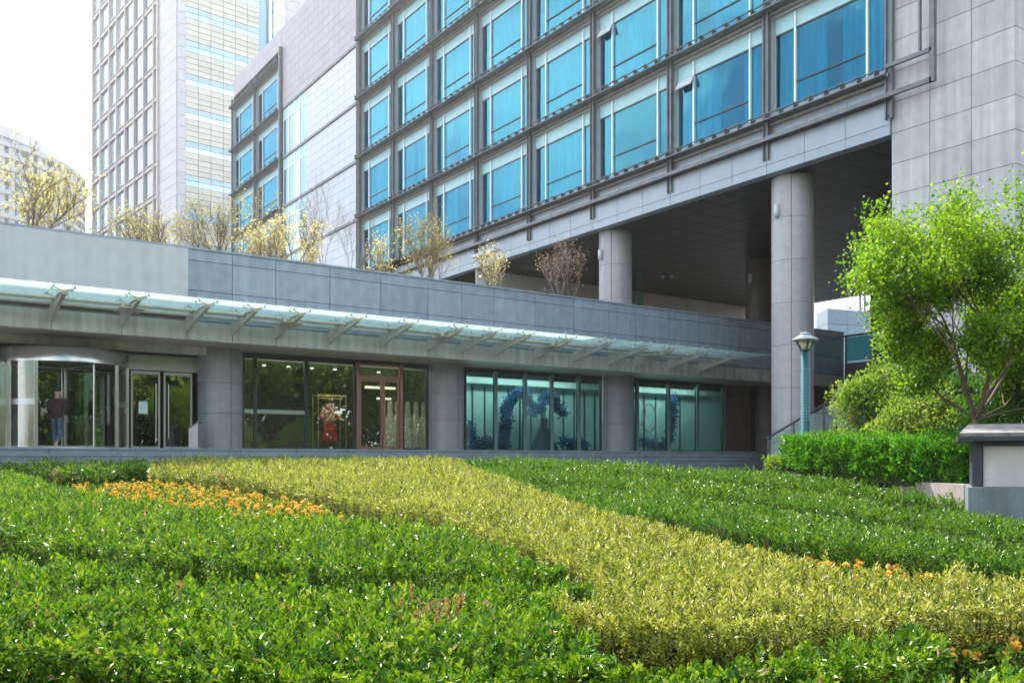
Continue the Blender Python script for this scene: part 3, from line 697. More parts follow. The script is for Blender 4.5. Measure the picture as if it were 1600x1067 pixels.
# ------------------------------------------------------------------ lamp post
lc = P(1258, 715, 17.6); lz = lambda y: (HZ-y)/F*17.6
lamp = thing('street_lamp', 'teal street lamp with perforated post and white conical shade before the tall column', 'lamp post', (lc.x, lc.y, -.7))
MB().lathe((lc.x, lc.y, 0), [(.12, -.75), (.12, -.62), (.086, -.6), (.086, lz(553)), (.06, lz(552)), (.001, lz(552))], 24).build('post', 'teal', lamp)
b = MB()
for k in range(18):
    z = lz(656)+(lz(577)-lz(656))*k/17
    for j in range(10):
        t = 2*math.pi*(j+.5)/10; d = Vector((math.cos(t), math.sin(t), 0)); c = Vector((lc.x, lc.y, z))+d*.085
        b.tube(c, c+d*.004, .011, n=8, r=.5)
b.build('perforation', 'dot', lamp)
MB().lathe((lc.x, lc.y, 0), [(.05, lz(552)), (.05, lz(549)), (.09, lz(548)), (.09, lz(546)), (.001, lz(545))], 16).build('collar', 'teal', lamp)
MB().lathe((lc.x, lc.y, 0), [(.075, lz(546)), (.155, lz(532)), (.001, lz(532))], 24).build('lens', 'lampglass', lamp)
b = MB()
for j in range(4):
    t = math.pi/2*j+TH*-1; d = Vector((math.cos(t), math.sin(t), 0)); b.tube(Vector((lc.x, lc.y, lz(547)))+d*.08, Vector((lc.x, lc.y, lz(531)))+d*.19, .016, n=6)
b.build('cage_arm', 'teal', lamp)
MB().lathe((lc.x, lc.y, 0), [(.001, lz(532)), (.25, lz(532)), (.255, lz(530.5)), (.09, lz(523)), (.085, lz(522)), (.12, lz(522)), (.10, lz(520.8)), (.001, lz(519))], 32).build('shade', 'lampwhite', lamp)
# ------------------------------------------------------------------ far buildings
tr = thing('office_tower', 'tall pale tower behind, brown grid on one face, cream and cyan bands on the other', 'building', cw(-39, 105, 0))
TC = cw(-.371*105, 105, 0)
dL = cw(math.sin(R(-40)), math.cos(R(-40))); dR = cw(math.sin(R(50)), math.cos(R(50)))
tL = 33.8
def tl(px):                              # distance along left face for picture column px
    u = (px-CX)/F; c0 = -.371*105; sx, sy = math.sin(R(-40)), math.cos(R(-40)); return (u*105-c0)/(sx-u*sy)
def trr(px):
    u = (px-CX)/F; c0 = -.371*105; sx, sy = math.sin(R(50)), math.cos(R(50)); return (u*105-c0)/(sx-u*sy)
Zt = 76; tw = MB()
wL = tl(148); wR = trr(404)
nL = -dR; nR = -dL                        # outward normals of left and right faces
def fbox(mb, face, a0, a1, z0, z1, out0, out1, r=None):   # box on a tower face
    d, n = (dL, nL) if face == 'L' else (dR, nR)
    mb.obox(TC+d*a0+n*out0+Vector((0, 0, z0)), d*(a1-a0), n*(out1-out0), (0, 0, z1-z0), r)
tw.obox(TC+dL*.05+dR*.05, dL*(wL-.1), dR*(wR-.1), (0, 0, Zt)); tw.build('wall_core', 'towerstone', tr)
b = MB(); a1 = tl(250)
for z0, z1 in zip(frange(0, Zt, 1.33)[:-1], frange(0, Zt, 1.33)[1:]):
    ed = frange(.25, a1, 1.7)
    for p, q in zip(ed[:-1], ed[1:]): fbox(b, 'L', p+.015, q-.015, z0+.02, z1-.02, -.04, .12)
    fbox(b, 'R', .0, .85, z0+.02, z1-.02, -.04, .14)
b.build('stone_wall', 'towerstone', tr)
cols = [tl(p) for p in (250, 243.5, 228, 213, 199, 185.5, 174, 160, 148)]
fr = MB(); bg = MB(); FL = 3.95; zz = [20+FL*i for i in range(14)]
for k, a in enumerate(cols): fbox(fr, 'L', a-.15, a+.15, 15, Zt, .0, .38)
for z in zz: fbox(fr, 'L', cols[0], cols[-1], z-.20, z+.20, .0, .30); fbox(fr, 'L', cols[0], cols[-1], z+.32, z+.40, .14, .36)
fr.build('frame_grid', 'towerframe', tr)
for i in range(0, 4):
    for z in zz[:-1]: w_ = cols[i+1]-cols[i]; fbox(bg, 'L', cols[i]+.2, cols[i]+w_*.72, z+.3, z+FL-.3, .0, .14)
bg.build('beige_panel', 'beige', tr)
wn = 0
for z in zz[:-2]:
    for i in range(1, 8):
        w_ = cols[i+1]-cols[i]; lo = cols[i]+.2 if i >= 4 else cols[i]+w_*.74
        o = MB(); fbox(o, 'L', lo, cols[i+1]-.18, z+.26, z+FL-.26, .0, .05); q = o.build('window', 'towerglassdark' if i < 4 else 'towerglass', tr)
        if i >= 4:
            o = MB(); fbox(o, 'L', lo+(cols[i+1]-lo)*.30, lo+(cols[i+1]-lo)*.30+.09, z+.26, z+FL-.26, .05, .12); fbox(o, 'L', lo, cols[i+1]-.18, z+.9, z+.98, .05, .10); o.build('glazing_bar', 'mullion', q)
cp = MB()
ncol = 6; ed = frange(.85, wR, (wR-.85)/ncol)
for z in zz:
    for j, (lo, hi) in enumerate(((0, .66), (.66, 1.32), (1.32, 1.95), (1.95, 2.6), (2.6, 3.25), (3.25, 3.95))):
        if j < 2:
            o = MB()
            for p, q in zip(ed[:-1], ed[1:]): fbox(o, 'R', p+.03, q-.03, z+lo+.03, z+hi-.03, .0, .10)
            o.build('window_band', 'towerglass' if j else mat('pale_blue_panel%d' % len(bpy.data.materials), (.50, .68, .74), .3, .1, rnd=.1) if z == zz[0] else 'pb', tr) if False else o.build('window_band', 'towerglass' if j == 0 else 'paleblue' if 'paleblue' in M else M.setdefault('paleblue', mat('pale_blue_panel', (.52, .68, .73), .3, .1, rnd=.1)), tr)
        else:
            for p, q in zip(ed[:-1], ed[1:]): fbox(cp, 'R', p+.03, q-.03, z+lo+.03, z+hi-.03, .0, .12)
    cp.build('cream_panel', 'cream', tr); cp = MB()
# recess glass strip and second fin
b = MB(); fbox(b, 'R', wR+.02, trr(427), 0, Zt, -2.2, -1.0); b.build('recess_glass', 'towerglassdark', tr)
b = MB(); a0, a1 = trr(427), trr(446)
for z in zz: b = MB(); fbox(b, 'R', a0, a1, z, z+1.3, -.6, .1); b.build('window_band', 'towerglass', tr)
b = MB()
for z in zz: b = MB(); fbox(b, 'R', a0, a1, z+1.33, z+3.92, -.6, .1); b.build('cream_panel', 'cream', tr)
b = MB(); a0, a1 = trr(447), trr(520)
for z0, z1 in zip(frange(10, Zt, 1.3)[:-1], frange(10, Zt, 1.3)[1:]):
    e2 = frange(a0, a1, 1.6)
    for p, q in zip(e2[:-1], e2[1:]): fbox(b, 'R', p+.02, q-.02, z0+.02, z1-.02, -3, .0)
b.build('stone_wing', 'towerstone', tr)
# round white apartment block
rc = cw(-171, 270, 0); rt = thing('round_apartment_block', 'white curved apartment block with rounded balcony bands far left', 'building', rc)
HB = 87; RA = 39.0
MB().lathe(rc, [(RA-1.5, -1), (RA-1.5, HB-2)], 96).build('wall', 'towerglassdark', rt)
for k in range(18):
    z = HB-3.3*k; MB().lathe(rc, [(RA-1.6, z-1.25), (RA, z-1.25), (RA, z), (RA-1.6, z)], 120, smooth=False).build('balcony_band', 'white', rt)
MB().lathe(rc, [(RA, HB+.02), (.01, HB+.04)], 72).build('roof', 'white', rt)
b = MB()
for k in range(84):
    t = 2*math.pi*k/84; b.lathe(rc, [(RA-1.6, 0), (RA-.5, 0), (RA-.5, HB-1), (RA-1.6, HB-1)], 2, t, t+(.045 if k % 3 else .012), smooth=False)
b.build('wall_fins', 'white', rt)
MB().lathe(rc+cw(-6, 0), [(RA-3.6, HB), (RA-3.6, HB+4.0)], 96).build('penthouse_glass', 'towerglassdark', rt)
MB().lathe(rc+cw(-6, 0), [(RA-3.5, HB+4.0), (RA-2.6, HB+4.0), (RA-2.6, HB+7.0), (.01, HB+7.4)], 96, smooth=False).build('penthouse_roof', 'white', rt)
b = MB()
for k in range(60): t = 2*math.pi*k/60; b.lathe(rc+cw(-6, 0), [(RA-3.6, HB), (RA-3.3, HB), (RA-3.3, HB+4)], 2, t, t+(.05 if k % 2 else .015), smooth=False)
b.build('penthouse_fins', 'white', rt)
for t in (-1.2, -.95, -.7): MB().tube(rc+Vector((20*math.cos(t), 20*math.sin(t), HB+7)), rc+Vector((20*math.cos(t), 20*math.sin(t), HB+10)), .22, n=6).build('roof_mast', 'steel', rt)
# blue grey block through the gap under the hotel
bb = thing('cladded_annex', 'blue grey panelled building seen through the gap beneath the hotel', 'building', cw(28, 78, 0))
b = MB(); c0 = cw((1293-CX)/F*78, 78, 0); az = cw(12, 5)
for i in range(6):
    for k in range(9): b.obox(c0+az*(i/6)+Vector((0, 0, 1+1.33*k))+az.normalized()*.02, az/6-az.normalized()*.04, cw(0, 3), (0, 0, 1.29))
b.build('wall', 'bluebldg', bb)
b = MB(); b.obox(c0+Vector((0, 0, -1))+cw(.05, .1), az*.98, cw(0, 2.5), (0, 0, 13.7)); b.build('wall_core', 'steel', bb)
b = MB()
for t in (.32, .36, .62): b.tube(c0+az*t+cw(0, 1)+Vector((0, 0, 12.9)), c0+az*t+cw(0, 1)+Vector((0, 0, 15.0)), .12, n=6)
b.obox(c0+az*.7+cw(0, 1)+Vector((0, 0, 12.9)), az*.12, cw(0, 1), (0, 0, 1.2)); b.build('roof_mast', 'white', bb)
# ------------------------------------------------------------------ hedges
def inpoly(px, py, poly):
    ins = np.zeros(len(px), bool); n = len(poly)
    for i in range(n):
        x0, y0 = poly[i]; x1, y1 = poly[(i+1) % n]
        cnd = ((y0 > py) != (y1 > py)) & (px < (x1-x0)*(py-y0)/((y1-y0) if y1 != y0 else 1e-9)+x0); ins ^= cnd
    return ins
def noise2(x, y, seed=0):
    r = np.random.default_rng(seed); o = np.zeros_like(x)
    for k in range(6):
        a = r.uniform(0, 2*math.pi); f = r.uniform(1.2, 5.5); o += np.sin((x*math.cos(a)+y*math.sin(a))*f+r.uniform(0, 6))/(1+k*.3)
    return o/3
def to_world(cx, s, z): return np.stack([ST*s+CT*cx, CT*s-ST*cx, z], 1)
def shoots(cx, s, z, out, n_leaf, size, seed, tall):
    """cx,s,z arrays of shoot tips, out = outward horizontal dir (n,2 in camera frame) or zeros for top shoots"""
    n = len(cx); base = RNG.random(n); sv = RNG.uniform(.75, 1.25, n); dead = (noise2(cx*1.3, s*1.3, seed+40) > .80) & (RNG.random(n) < .45); C = []; D = []; Ls = []; Rn = []
    B = to_world(cx, s, z); ow = np.stack([ST*out[:, 1]+CT*out[:, 0], CT*out[:, 1]-ST*out[:, 0], np.zeros(n)], 1)
    up = unit(np.array([[0, 0, 1.0]])+ow*1.0+RNG.normal(size=(n, 3))*.22)
    for k in range(n_leaf):
        a = k*2.4+RNG.random(n)*.8; t1 = unit(np.cross(up, RNG.normal(size=(n, 3)))); t2 = np.cross(up, t1)
        rad = t1*np.cos(a)[:, None]+t2*np.sin(a)[:, None]; lift = .25+1.1*(k/n_leaf)+RNG.random(n)*.35
        D.append(unit(rad+up*lift[:, None])); h = (k/n_leaf-1.0)*tall
        C.append(B+up*h[:, None] if isinstance(h, np.ndarray) else B+up*h)
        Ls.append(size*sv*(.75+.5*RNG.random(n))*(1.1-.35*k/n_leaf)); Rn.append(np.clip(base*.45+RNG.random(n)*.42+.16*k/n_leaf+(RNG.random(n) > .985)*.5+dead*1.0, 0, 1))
    return np.concatenate(C), np.concatenate(D), np.concatenate(Ls), np.concatenate(Rn)
def hedge(name, label, cat, pix, m, leaf=.038, seed=1, hh=HH, wr=.48, group=None, dens=1.08, zf=None, poly=None, stems=True, cap=1.0):
    if poly is None:
        poly = [((x-CX)/F*inv(y), inv(y)) for x, y in pix]
    zt = (lambda s, c=None: ztop(s)) if zf is None else zf
    ar = np.array(poly); cxm = ar[:, 0].mean(); sm = ar[:, 1].mean()
    root = thing(name, label, cat, cw(cxm, sm, float(zt(np.array(sm)))-hh), group)
    # inner mass
    n = len(poly); c = MB(); ctr = np.array([cxm, sm])
    if sum(poly[i][0]*poly[(i+1) % n][1]-poly[(i+1) % n][0]*poly[i][1] for i in range(n)) < 0: poly = poly[::-1]
    ins = []
    for i in range(n):
        p0 = np.array(poly[i-1]); p1 = np.array(poly[i]); p2 = np.array(poly[(i+1) % n]); d = (p2-p0); d /= max(np.linalg.norm(d), 1e-6)
        ins.append(p1+np.array([-d[1], d[0]])*.13)
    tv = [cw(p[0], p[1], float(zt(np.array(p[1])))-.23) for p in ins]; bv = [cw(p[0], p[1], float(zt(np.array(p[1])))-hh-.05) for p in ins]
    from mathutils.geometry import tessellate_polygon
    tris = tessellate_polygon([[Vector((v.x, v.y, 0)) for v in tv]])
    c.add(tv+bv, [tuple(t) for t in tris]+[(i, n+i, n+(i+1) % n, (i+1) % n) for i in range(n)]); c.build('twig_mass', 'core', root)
    CC, DD, LL, RR = [], [], [], []
    x0, x1 = ar[:, 0].min(), ar[:, 0].max()
    bands = [(2.9, 5.5, 420, 9, 1.0), (5.5, 8.5, 310, 8, 1.08), (8.5, 13, 210, 7, 1.25), (13, 18, 130, 7, 1.5), (18, 27, 80, 6, 1.85)]
    for (s0, s1, rho, nl, sc_) in bands:
        lo, hi = max(s0, ar[:, 1].min()), min(s1, ar[:, 1].max())
        if hi <= lo: continue
        k = int((x1-x0)*(hi-lo)*rho*dens); px = RNG.uniform(x0, x1, k); ps = RNG.uniform(lo, hi, k)
        jx_ = px+.05*noise2(px*2, ps*2, seed+5); js_ = ps+.06*noise2(px*2, ps*2, seed+9)
        kp = inpoly(jx_, js_, poly) & (np.abs(px) < ps*.62+.4); px, ps = px[kp], ps[kp]
        hole = noise2(px*3.6, ps*3.6, seed+12)+.35*noise2(px*9, ps*9, seed+13)
        kp = (hole > -.62) | (RNG.random(len(px)) < .25); px, ps, hole = px[kp], ps[kp], hole[kp]
        z = zt(ps)+.05*noise2(px, ps, seed)+.045*np.clip(hole, -1, .8)+RNG.normal(size=len(px))*.022-RNG.random(len(px))**2*.09+(RNG.random(len(px)) > .96)*.06
        ed_ = np.full(len(px), 9.0)
        for i in range(n):
            a = np.array(poly[i]); e = np.array(poly[(i+1) % n]); d = e-a; l2 = (d**2).sum()
            if l2 < 1e-6: continue
            t = np.clip(((px-a[0])*d[0]+(ps-a[1])*d[1])/l2, 0, 1); ed_ = np.minimum(ed_, np.hypot(px-a[0]-d[0]*t, ps-a[1]-d[1]*t))
        z = z-.22*(1-np.minimum(ed_/.34, 1))**2
        q = shoots(px, ps, z, np.zeros((len(px), 2)), nl, leaf*sc_, seed, .11*min(sc_, 1.4))
        for A, Q in zip((CC, DD, LL, RR), q): A.append(Q)
        # sides
        for i in range(n):
            a = np.array(poly[i]); e = np.array(poly[(i+1) % n]); d = e-a; ln = np.linalg.norm(d)
            if ln < .02: continue
            nrm = np.array([d[1], -d[0]])/ln
            if nrm[1] > .55: continue
            k = int(ln*hh*rho*dens*2.0); t = RNG.random(k); px = a[0]+d[0]*t; ps = a[1]+d[1]*t
            kp = (ps >= lo) & (ps < hi) & (np.abs(px) < ps*.62+.4); px, ps = px[kp], ps[kp]
            if not len(px): continue
            hgt = RNG.random(len(px))**.8; z = zt(ps)-.02-(1-hgt)*(hh-.10)
            off = .05*noise2(px*3, ps*3+hgt, seed+3)+RNG.normal(size=len(px))*.03
            o2 = np.tile(nrm, (len(px), 1)); px = px+nrm[0]*off; ps = ps+nrm[1]*off
            q = shoots(px, ps, z, o2, max(4, nl-3), leaf*sc_, seed, .08)
            for A, Q in zip((CC, DD, LL, RR), q): A.append(Q)
    C = np.concatenate(CC); D = np.concatenate(DD); L_ = np.concatenate(LL); Rn = np.concatenate(RR)
    V, Fs = leaves(C, D, L_, L_*wr)
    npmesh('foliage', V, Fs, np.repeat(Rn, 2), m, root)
    if stems:
        sb_ = MB()
        for i in range(n):
            a = np.array(poly[i]); e = np.array(poly[(i+1) % n]); d = e-a; ln = np.linalg.norm(d)
            if ln < .05: continue
            nrm = np.array([d[1], -d[0]])/ln
            if nrm[1] > .4: continue
            for k in range(int(min(ln*14, 300))):
                t = random.random(); p = a+d*t+nrm*random.uniform(-.06, .02)
                if p[1] > 15: continue
                zt_ = float(zt(np.array(p[1]))); sb_.tube(cw(p[0], p[1], zt_-hh-.02), cw(p[0]+random.uniform(-.05, .05), p[1]+random.uniform(-.04, .04), zt_-.12), .006, .004, n=4, caps=False)
        if sb_.v: sb_.build('bare_twigs', 'twig', root)
    return root
GR = 'green hedges of the planted bed'
hedge('variegated_hedge', 'broad cream and yellow variegated hedge sweeping in a curve through the green beds', 'hedge',
  [(238,716),(300,710),(500,709.5),(715,711),(730,724),(800,746),(870,768),(960,797),(1060,818),(1160,846),(1300,872),(1420,885),(1500,882),(1600,893),(1700,905),(1700,925),(1560,932),(1460,942),(1300,952),(1150,958),(1000,955),(900,944),(862,923),(880,910),(945,898),(935,878),(870,856),(800,830),(740,808),(690,790),(600,782),(540,768),(480,758),(420,744),(330,734),(238,729)], 'leafyellow', leaf=.036, seed=2, wr=.36, dens=1.3)
hedge('hedge', 'green hedge at the far left edge behind the orange flower bed', 'hedge', [(-120,711),(225,712.5),(228,722),(150,730),(100,731),(40,727),(-120,722)], 'leafgreen', seed=3, group=GR)
hedge('hedge', 'green hedge on the left between the orange flower bed and the nearest broad hedge', 'hedge',
  [(-150,727),(40,733),(110,752),(180,766),(260,778),(380,791),(480,798),(560,803),(690,808),(745,832),(830,864),(880,880),(830,880),(700,874),(560,870),(400,864),(250,850),(120,836),(0,816),(-150,800)], 'leafgreen', seed=4, group=GR)
hedge('hedge', 'broad green hedge filling the lower left foreground with some brown dead leaves', 'hedge',
  [(-200,828),(0,850),(150,866),(400,891),(620,896),(800,891),(890,893),(925,903),(865,908),(846,925),(870,952),(930,985),(920,1025),(700,1042),(400,1030),(200,1008),(60,988),(-200,975)], 'leafgreen', seed=5, group=GR, leaf=.041)
hedge('hedge', 'short green hedge in front of the variegated hedge, left of the near marigolds', 'hedge',
  [(940,1002),(1050,1001),(1200,984),(1320,968),(1420,966),(1462,985),(1440,1010),(1300,1018),(1150,1025),(960,1030)], 'leafgreen', seed=6, group=GR, leaf=.041)
hedge('hedge', 'nearest green hedge along the bottom edge of the picture', 'hedge',
  [(-200,1080),(300,1086),(900,1064),(1000,1052),(1200,1042),(1400,1036),(1500,1022),(1600,1008),(1750,1000),(1800,1160),(-260,1160)], 'leafgreen', seed=7, group=GR, leaf=.041)
hedge('hedge', 'rearmost of the three clipped green hedges on the right, before the steps', 'hedge',
  [(722,712),(900,716),(1190,732),(1300,742),(1400,754),(1500,767),(1600,781),(1700,794),(1700,797),(1400,767),(1250,752),(1100,739),(1000,732),(850,723),(745,718)], 'leafback', seed=8, group=GR)
hedge('hedge', 'middle one of the three clipped green hedges on the right', 'hedge',
  [(745,723),(850,730),(1000,740),(1100,748),(1250,763),(1400,781),(1700,816),(1700,838),(1450,806),(1300,785),(1130,764),(1000,752),(800,737)], 'leafback', seed=9, group=GR)
hedge('hedge', 'front one of the three clipped green hedges on the right, with bare stems above marigolds', 'hedge',
  [(760,732),(800,744),(1000,762),(1130,777),(1300,801),(1450,825),(1700,861),(1700,880),(1600,866),(1480,854),(1300,836),(1200,818),(1100,802),(1000,792),(950,787),(880,765)], 'leafback', seed=10, group=GR)
# trimmed block hedge in the raised planter
hedge('box_hedge', 'bright green trimmed box hedge in the raised planter beneath the small tree', 'hedge', None, 'leafhedge', leaf=.04, seed=12, hh=.72, dens=1.35,
  poly=[(5.46, 18.3), (5.33, 16.9), (5.98, 13.3), (6.28, 12.55), (6.9, 12.7), (7.2, 15), (7.3, 18.6)], zf=lambda s, c=None: .30+.036*(s-12.5), stems=False)
hedge('low_shrub', 'small yellow green shrub at the left foot of the trimmed hedge', 'shrub', None, 'leafshrub', leaf=.04, seed=13, hh=.42, dens=1.4,
  poly=[(5.33, 18.9), (5.28, 18.3), (5.42, 17.9), (5.62, 18.0), (5.66, 18.8)], zf=lambda s, c=None: .08+.0*s, stems=False)
# marigolds
def marigolds(label, poly, n, dz=-.27):
    ar = np.array(poly); x = RNG.uniform(ar[:, 0].min(), ar[:, 0].max(), n*4); s = RNG.uniform(ar[:, 1].min(), ar[:, 1].max(), n*4)
    k = inpoly(x, s, poly); x, s = x[k][:n], s[k][:n]; z = ztop(s)+dz+RNG.normal(size=len(x))*.035
    nf = len(x); npet = 20; q = RNG.uniform(.7, 1.15, nf); j = np.repeat(np.arange(nf), npet); B = to_world(x, s, z)[j]
    D = unit(RNG.normal(size=(nf*npet, 3))*np.array([[1, 1, .7]])+np.array([[0, 0, .45]])); L_ = .036*q[j]; C = B+D*.004
    V, Fs = leaves(C, D, L_, L_*.8, .3); Rn = np.clip(RNG.random(nf)[j]*.6+RNG.random(nf*npet)*.4, 0, 1)
    root = thing('marigold_bed', label, 'flower bed', cw(ar[:, 0].mean(), ar[:, 1].mean(), float(zg(ar[:, 1].mean())))); 
    o = npmesh('flower_heads', V, Fs, np.repeat(Rn, 2), 'marigold', root, kind='stuff')
    nl = n*15; j = RNG.integers(0, len(x), nl); C = to_world(x[j]+RNG.normal(size=nl)*.06, s[j]+RNG.normal(size=nl)*.06, ztop(s[j])+dz+.01-RNG.random(nl)*.16)
    D = unit(RNG.normal(size=(nl, 3))+np.array([[0, 0, .6]])); Lf = .06+.04*RNG.random(nl); V, Fs = leaves(C, D, Lf, Lf*.3)
    npmesh('leaves', V, Fs, np.repeat(RNG.random(nl), 2), 'leafback', root, kind='stuff')
def bp(l, dz=-.27): return [((x-CX)/F*inv(y, dz), inv(y, dz)) for x, y in l]
marigolds('wide bed of orange marigolds on the left in front of the variegated hedge', bp([(140,757),(240,755),(330,764),(420,777),(490,791),(560,812),(480,826),(300,808),(170,782),(105,764)]), 950)
marigolds('narrow strip of orange marigolds between the clipped hedge and the variegated hedge', bp([(1050,836),(1200,856),(1330,872),(1480,890),(1600,905),(1500,925),(1330,905),(1200,890),(1060,850)]), 170)
marigolds('orange marigolds near the lower right corner below the variegated hedge', bp([(1440,1010),(1520,990),(1650,975),(1700,1000),(1560,1022),(1490,1035)], -.3), 85, -.3)
# ------------------------------------------------------------------ planter kerb and stone box
pk = MB(); line = [(5.75, 20.5), (5.78, 18.4), (6.1, 14.5), (6.02, 12.0)]
for (p, q) in zip(line[:-1], line[1:]):
    a = Vector(p); e = Vector(q); d = (e-a).normalized(); n = Vector((-d.y, d.x))
    if n.x > 0: n = -n
    n = -n
    pts = [a, e, e+n*.25, a+n*.25]; w_ = [cw(*t) for t in pts]; pk.prism([(v.x, v.y) for v in w_], -1.2, -.36)
pk.build('planter_kerb', 'curb', origin=cw(6, 15, -.8), label='long low pinkish granite kerb of the raised planter under the trimmed hedge', cat='kerb')
ps = MB(); w_ = [cw(*t) for t in ((5.95, 20.5), (6.2, 14.5), (6.2, 11.6), (16, 11.6), (18, 24), (8, 24))]; ps.prism([(v.x, v.y) for v in w_], -1.3, -.42)
ps.build('planting_soil', 'soil', kind='structure')
o = thing('stone_box', 'low box of pale marble panels with dark frame and slab roof at the right edge', 'stone box', cw(6.6, 11.4, -.36))
def cbox(mb, x0, x1, s0, s1, z0, z1):
    c0, s0_ = 5.5, 11.0; ca, sa = math.cos(R(-25)), math.sin(R(-25))
    rot = lambda x, s: (c0+(x-c0)*ca-(s-s0_)*sa, s0_+(x-c0)*sa+(s-s0_)*ca)
    o_ = rot(x0, s0); mb.obox(cw(o_[0], o_[1], z0), cw((x1-x0)*ca, (x1-x0)*sa), cw(-(s1-s0)*sa, (s1-s0)*ca), (0, 0, z1-z0)); return mb
def cwr(x, s, z):
    ca, sa = math.cos(R(-25)), math.sin(R(-25)); return cw(5.5+(x-5.5)*ca-(s-11)*sa, 11+(x-5.5)*sa+(s-11)*ca, z)
cbox(MB(), 5.73, 9, 11.06, 12.0, -.35, .19).build('panel', 'marble', o)
b = MB(); cbox(b, 5.61, 5.72, 11.02, 12.02, -.35, .20); cbox(b, 5.72, 9, 11.03, 11.06, .14, .20); cbox(b, 5.45, 9.2, 10.86, 12.4, .202, .255); cbox(b, 5.50, 9.2, 12.25, 12.42, .256, .42); cbox(b, 5.50, 5.60, 11.9, 12.25, .256, .36)
b.build('frame', 'slabdark', o)
b = MB(); v = [cwr(5.47, 10.88, .256), cwr(9.2, 10.88, .256), cwr(9.2, 12.25, .40), cwr(5.61, 12.25, .40), cwr(5.47, 10.88, .30), cwr(9.2, 10.88, .30), cwr(9.2, 12.25, .45), cwr(5.61, 12.25, .45)]
b.add(v, [(0, 3, 2, 1), (4, 5, 6, 7), (0, 1, 5, 4), (1, 2, 6, 5), (2, 3, 7, 6), (3, 0, 4, 7)]); b.build('roof_slab', 'slab', o)
b = MB(); cbox(b, 5.56, 6.90, 10.85, 12.4, -1.0, -.355); cbox(b, 6.91, 9, 10.85, 12.4, -1.0, -.355); b.build('plinth', 'curbgrey', o)
# ------------------------------------------------------------------ trees
def branch_tree(base, stems, length, levels, spread, r0, curl=.18, up=.25, ratio=.68, nb=(2, 4), seed=1):
    rd = random.Random(seed); tb = MB(); tips = []
    def grow(p, d, L, r, lv):
        segs = 4 if lv < 2 else 3; pts = [p]
        for k in range(segs):
            d = (d+Vector((rd.gauss(0, curl), rd.gauss(0, curl), rd.gauss(0, curl*.6)+up*.12))).normalized()
            q = pts[-1]+d*L/segs; ra = r*(1-.45*k/segs); rb_ = r*(1-.45*(k+1)/segs)
            tb.tube(pts[-1], q, ra, rb_, n=8 if lv == 0 else 5 if lv < 3 else 3, caps=False); pts.append(q)
            if lv >= 1 and k >= 1 and lv < levels: 
                if rd.random() < .75:
                    dd = (d+Vector((rd.gauss(0, 1), rd.gauss(0, 1), rd.gauss(0, .5)+up)).normalized()*spread).normalized(); grow(q, dd, L*ratio*rd.uniform(.6, 1), rb_*.6, lv+1)
            if lv >= levels-1: tips.append((q.copy(), d.copy()))
        if lv < levels:
            for j in range(rd.randint(*nb)):
                a = rd.uniform(0, 2*math.pi); s_ = Vector((math.cos(a), math.sin(a), 0))
                dd = (d+s_*spread*rd.uniform(.6, 1.2)+Vector((0, 0, up))).normalized(); grow(pts[-1], dd, L*ratio*rd.uniform(.75, 1.15), r*.5, lv+1)
        else: tips.append((pts[-1].copy(), d.copy()))
    for (d, L, r) in stems: grow(Vector(base), Vector(d).normalized(), L, r, 0)
    return tb, tips
def tip_leaves(tips, n, size, sig, wr=.7, seed=0, flat=0.0, zmin=None):
    T = np.array([t[0] for t in tips]); j = RNG.integers(0, len(T), n); cl = RNG.random(len(T))
    C = T[j]+RNG.normal(size=(n, 3))*np.array([[sig, sig, sig*(1-flat)]])
    if zmin is not None: k = C[:, 2] > zmin; C, j = C[k], j[k]
    D = unit(RNG.normal(size=(len(C), 3))*np.array([[1, 1, .6]])+np.array([[0, 0, .15]])); L_ = size*(.6+.8*RNG.random(len(C)))
    V, Fs = leaves(C, D, L_, L_*wr, .15); rn = np.clip(cl[j]*.5+RNG.random(len(C))*.5, 0, 1); return V, Fs, np.repeat(rn, 2)
# main small tree at the right
mbase = P(1521, 715, 13.6); mbase.z = -.42
mt = thing('maple_tree', 'bright green young maple rising from the planter beside the stone wall', 'tree', mbase)
def camv(x, s, z): return cw(x, s, z)
tb, tips = branch_tree(mbase, [(camv(.04, 0, 1), 1.0, .085)], 1, 0, .6, .09, .05, seed=3)
fork = tips[-1][0]
t2, tp2 = branch_tree(fork, [(camv(-.50, -.2, 1.0), 1.25, .036), (camv(-.12, .1, 1.2), 1.45, .042), (camv(.55, .1, 1.0), 1.35, .04), (camv(-.25, .5, 1.0), 1.2, .03), (camv(.25, -.4, 1.1), 1.4, .036), (camv(.95, .2, .8), 1.2, .032), (camv(-.95, .1, .7), .95, .026), (camv(-1, -.4, .55), .62, .02), (camv(.9, -.6, .45), .7, .02), (camv(0, -1, .6), .7, .02), (camv(1.0, .4, .35), .75, .02)], 1, 4, .62, .05, .14, .22, .72, (2, 3), seed=17)
def pull(p):                              # keep the crown slender on its left side
    v = Vector(p)-fork; cxl = v.x*CT-v.y*ST; k_ = .74 if cxl < 0 else 1.0
    return Vector(p)-Vector((CT, -ST, 0))*cxl*(1-k_)
t2.v = [tuple(pull(p)) for p in t2.v]; tp2 = [(pull(a), d) for a, d in tp2]
k = len(tb.v); tb.v += t2.v; tb.f += [tuple(i+k for i in f) for f in t2.f]; tb.r += t2.r; tb.sm += t2.sm
tb.build('trunk', 'bark', mt)
V, Fs, rn = tip_leaves(tp2, 80000, .048, .12, .8, flat=.25, zmin=.5)
npmesh('crown', V, Fs, rn, 'leafmaple', mt)
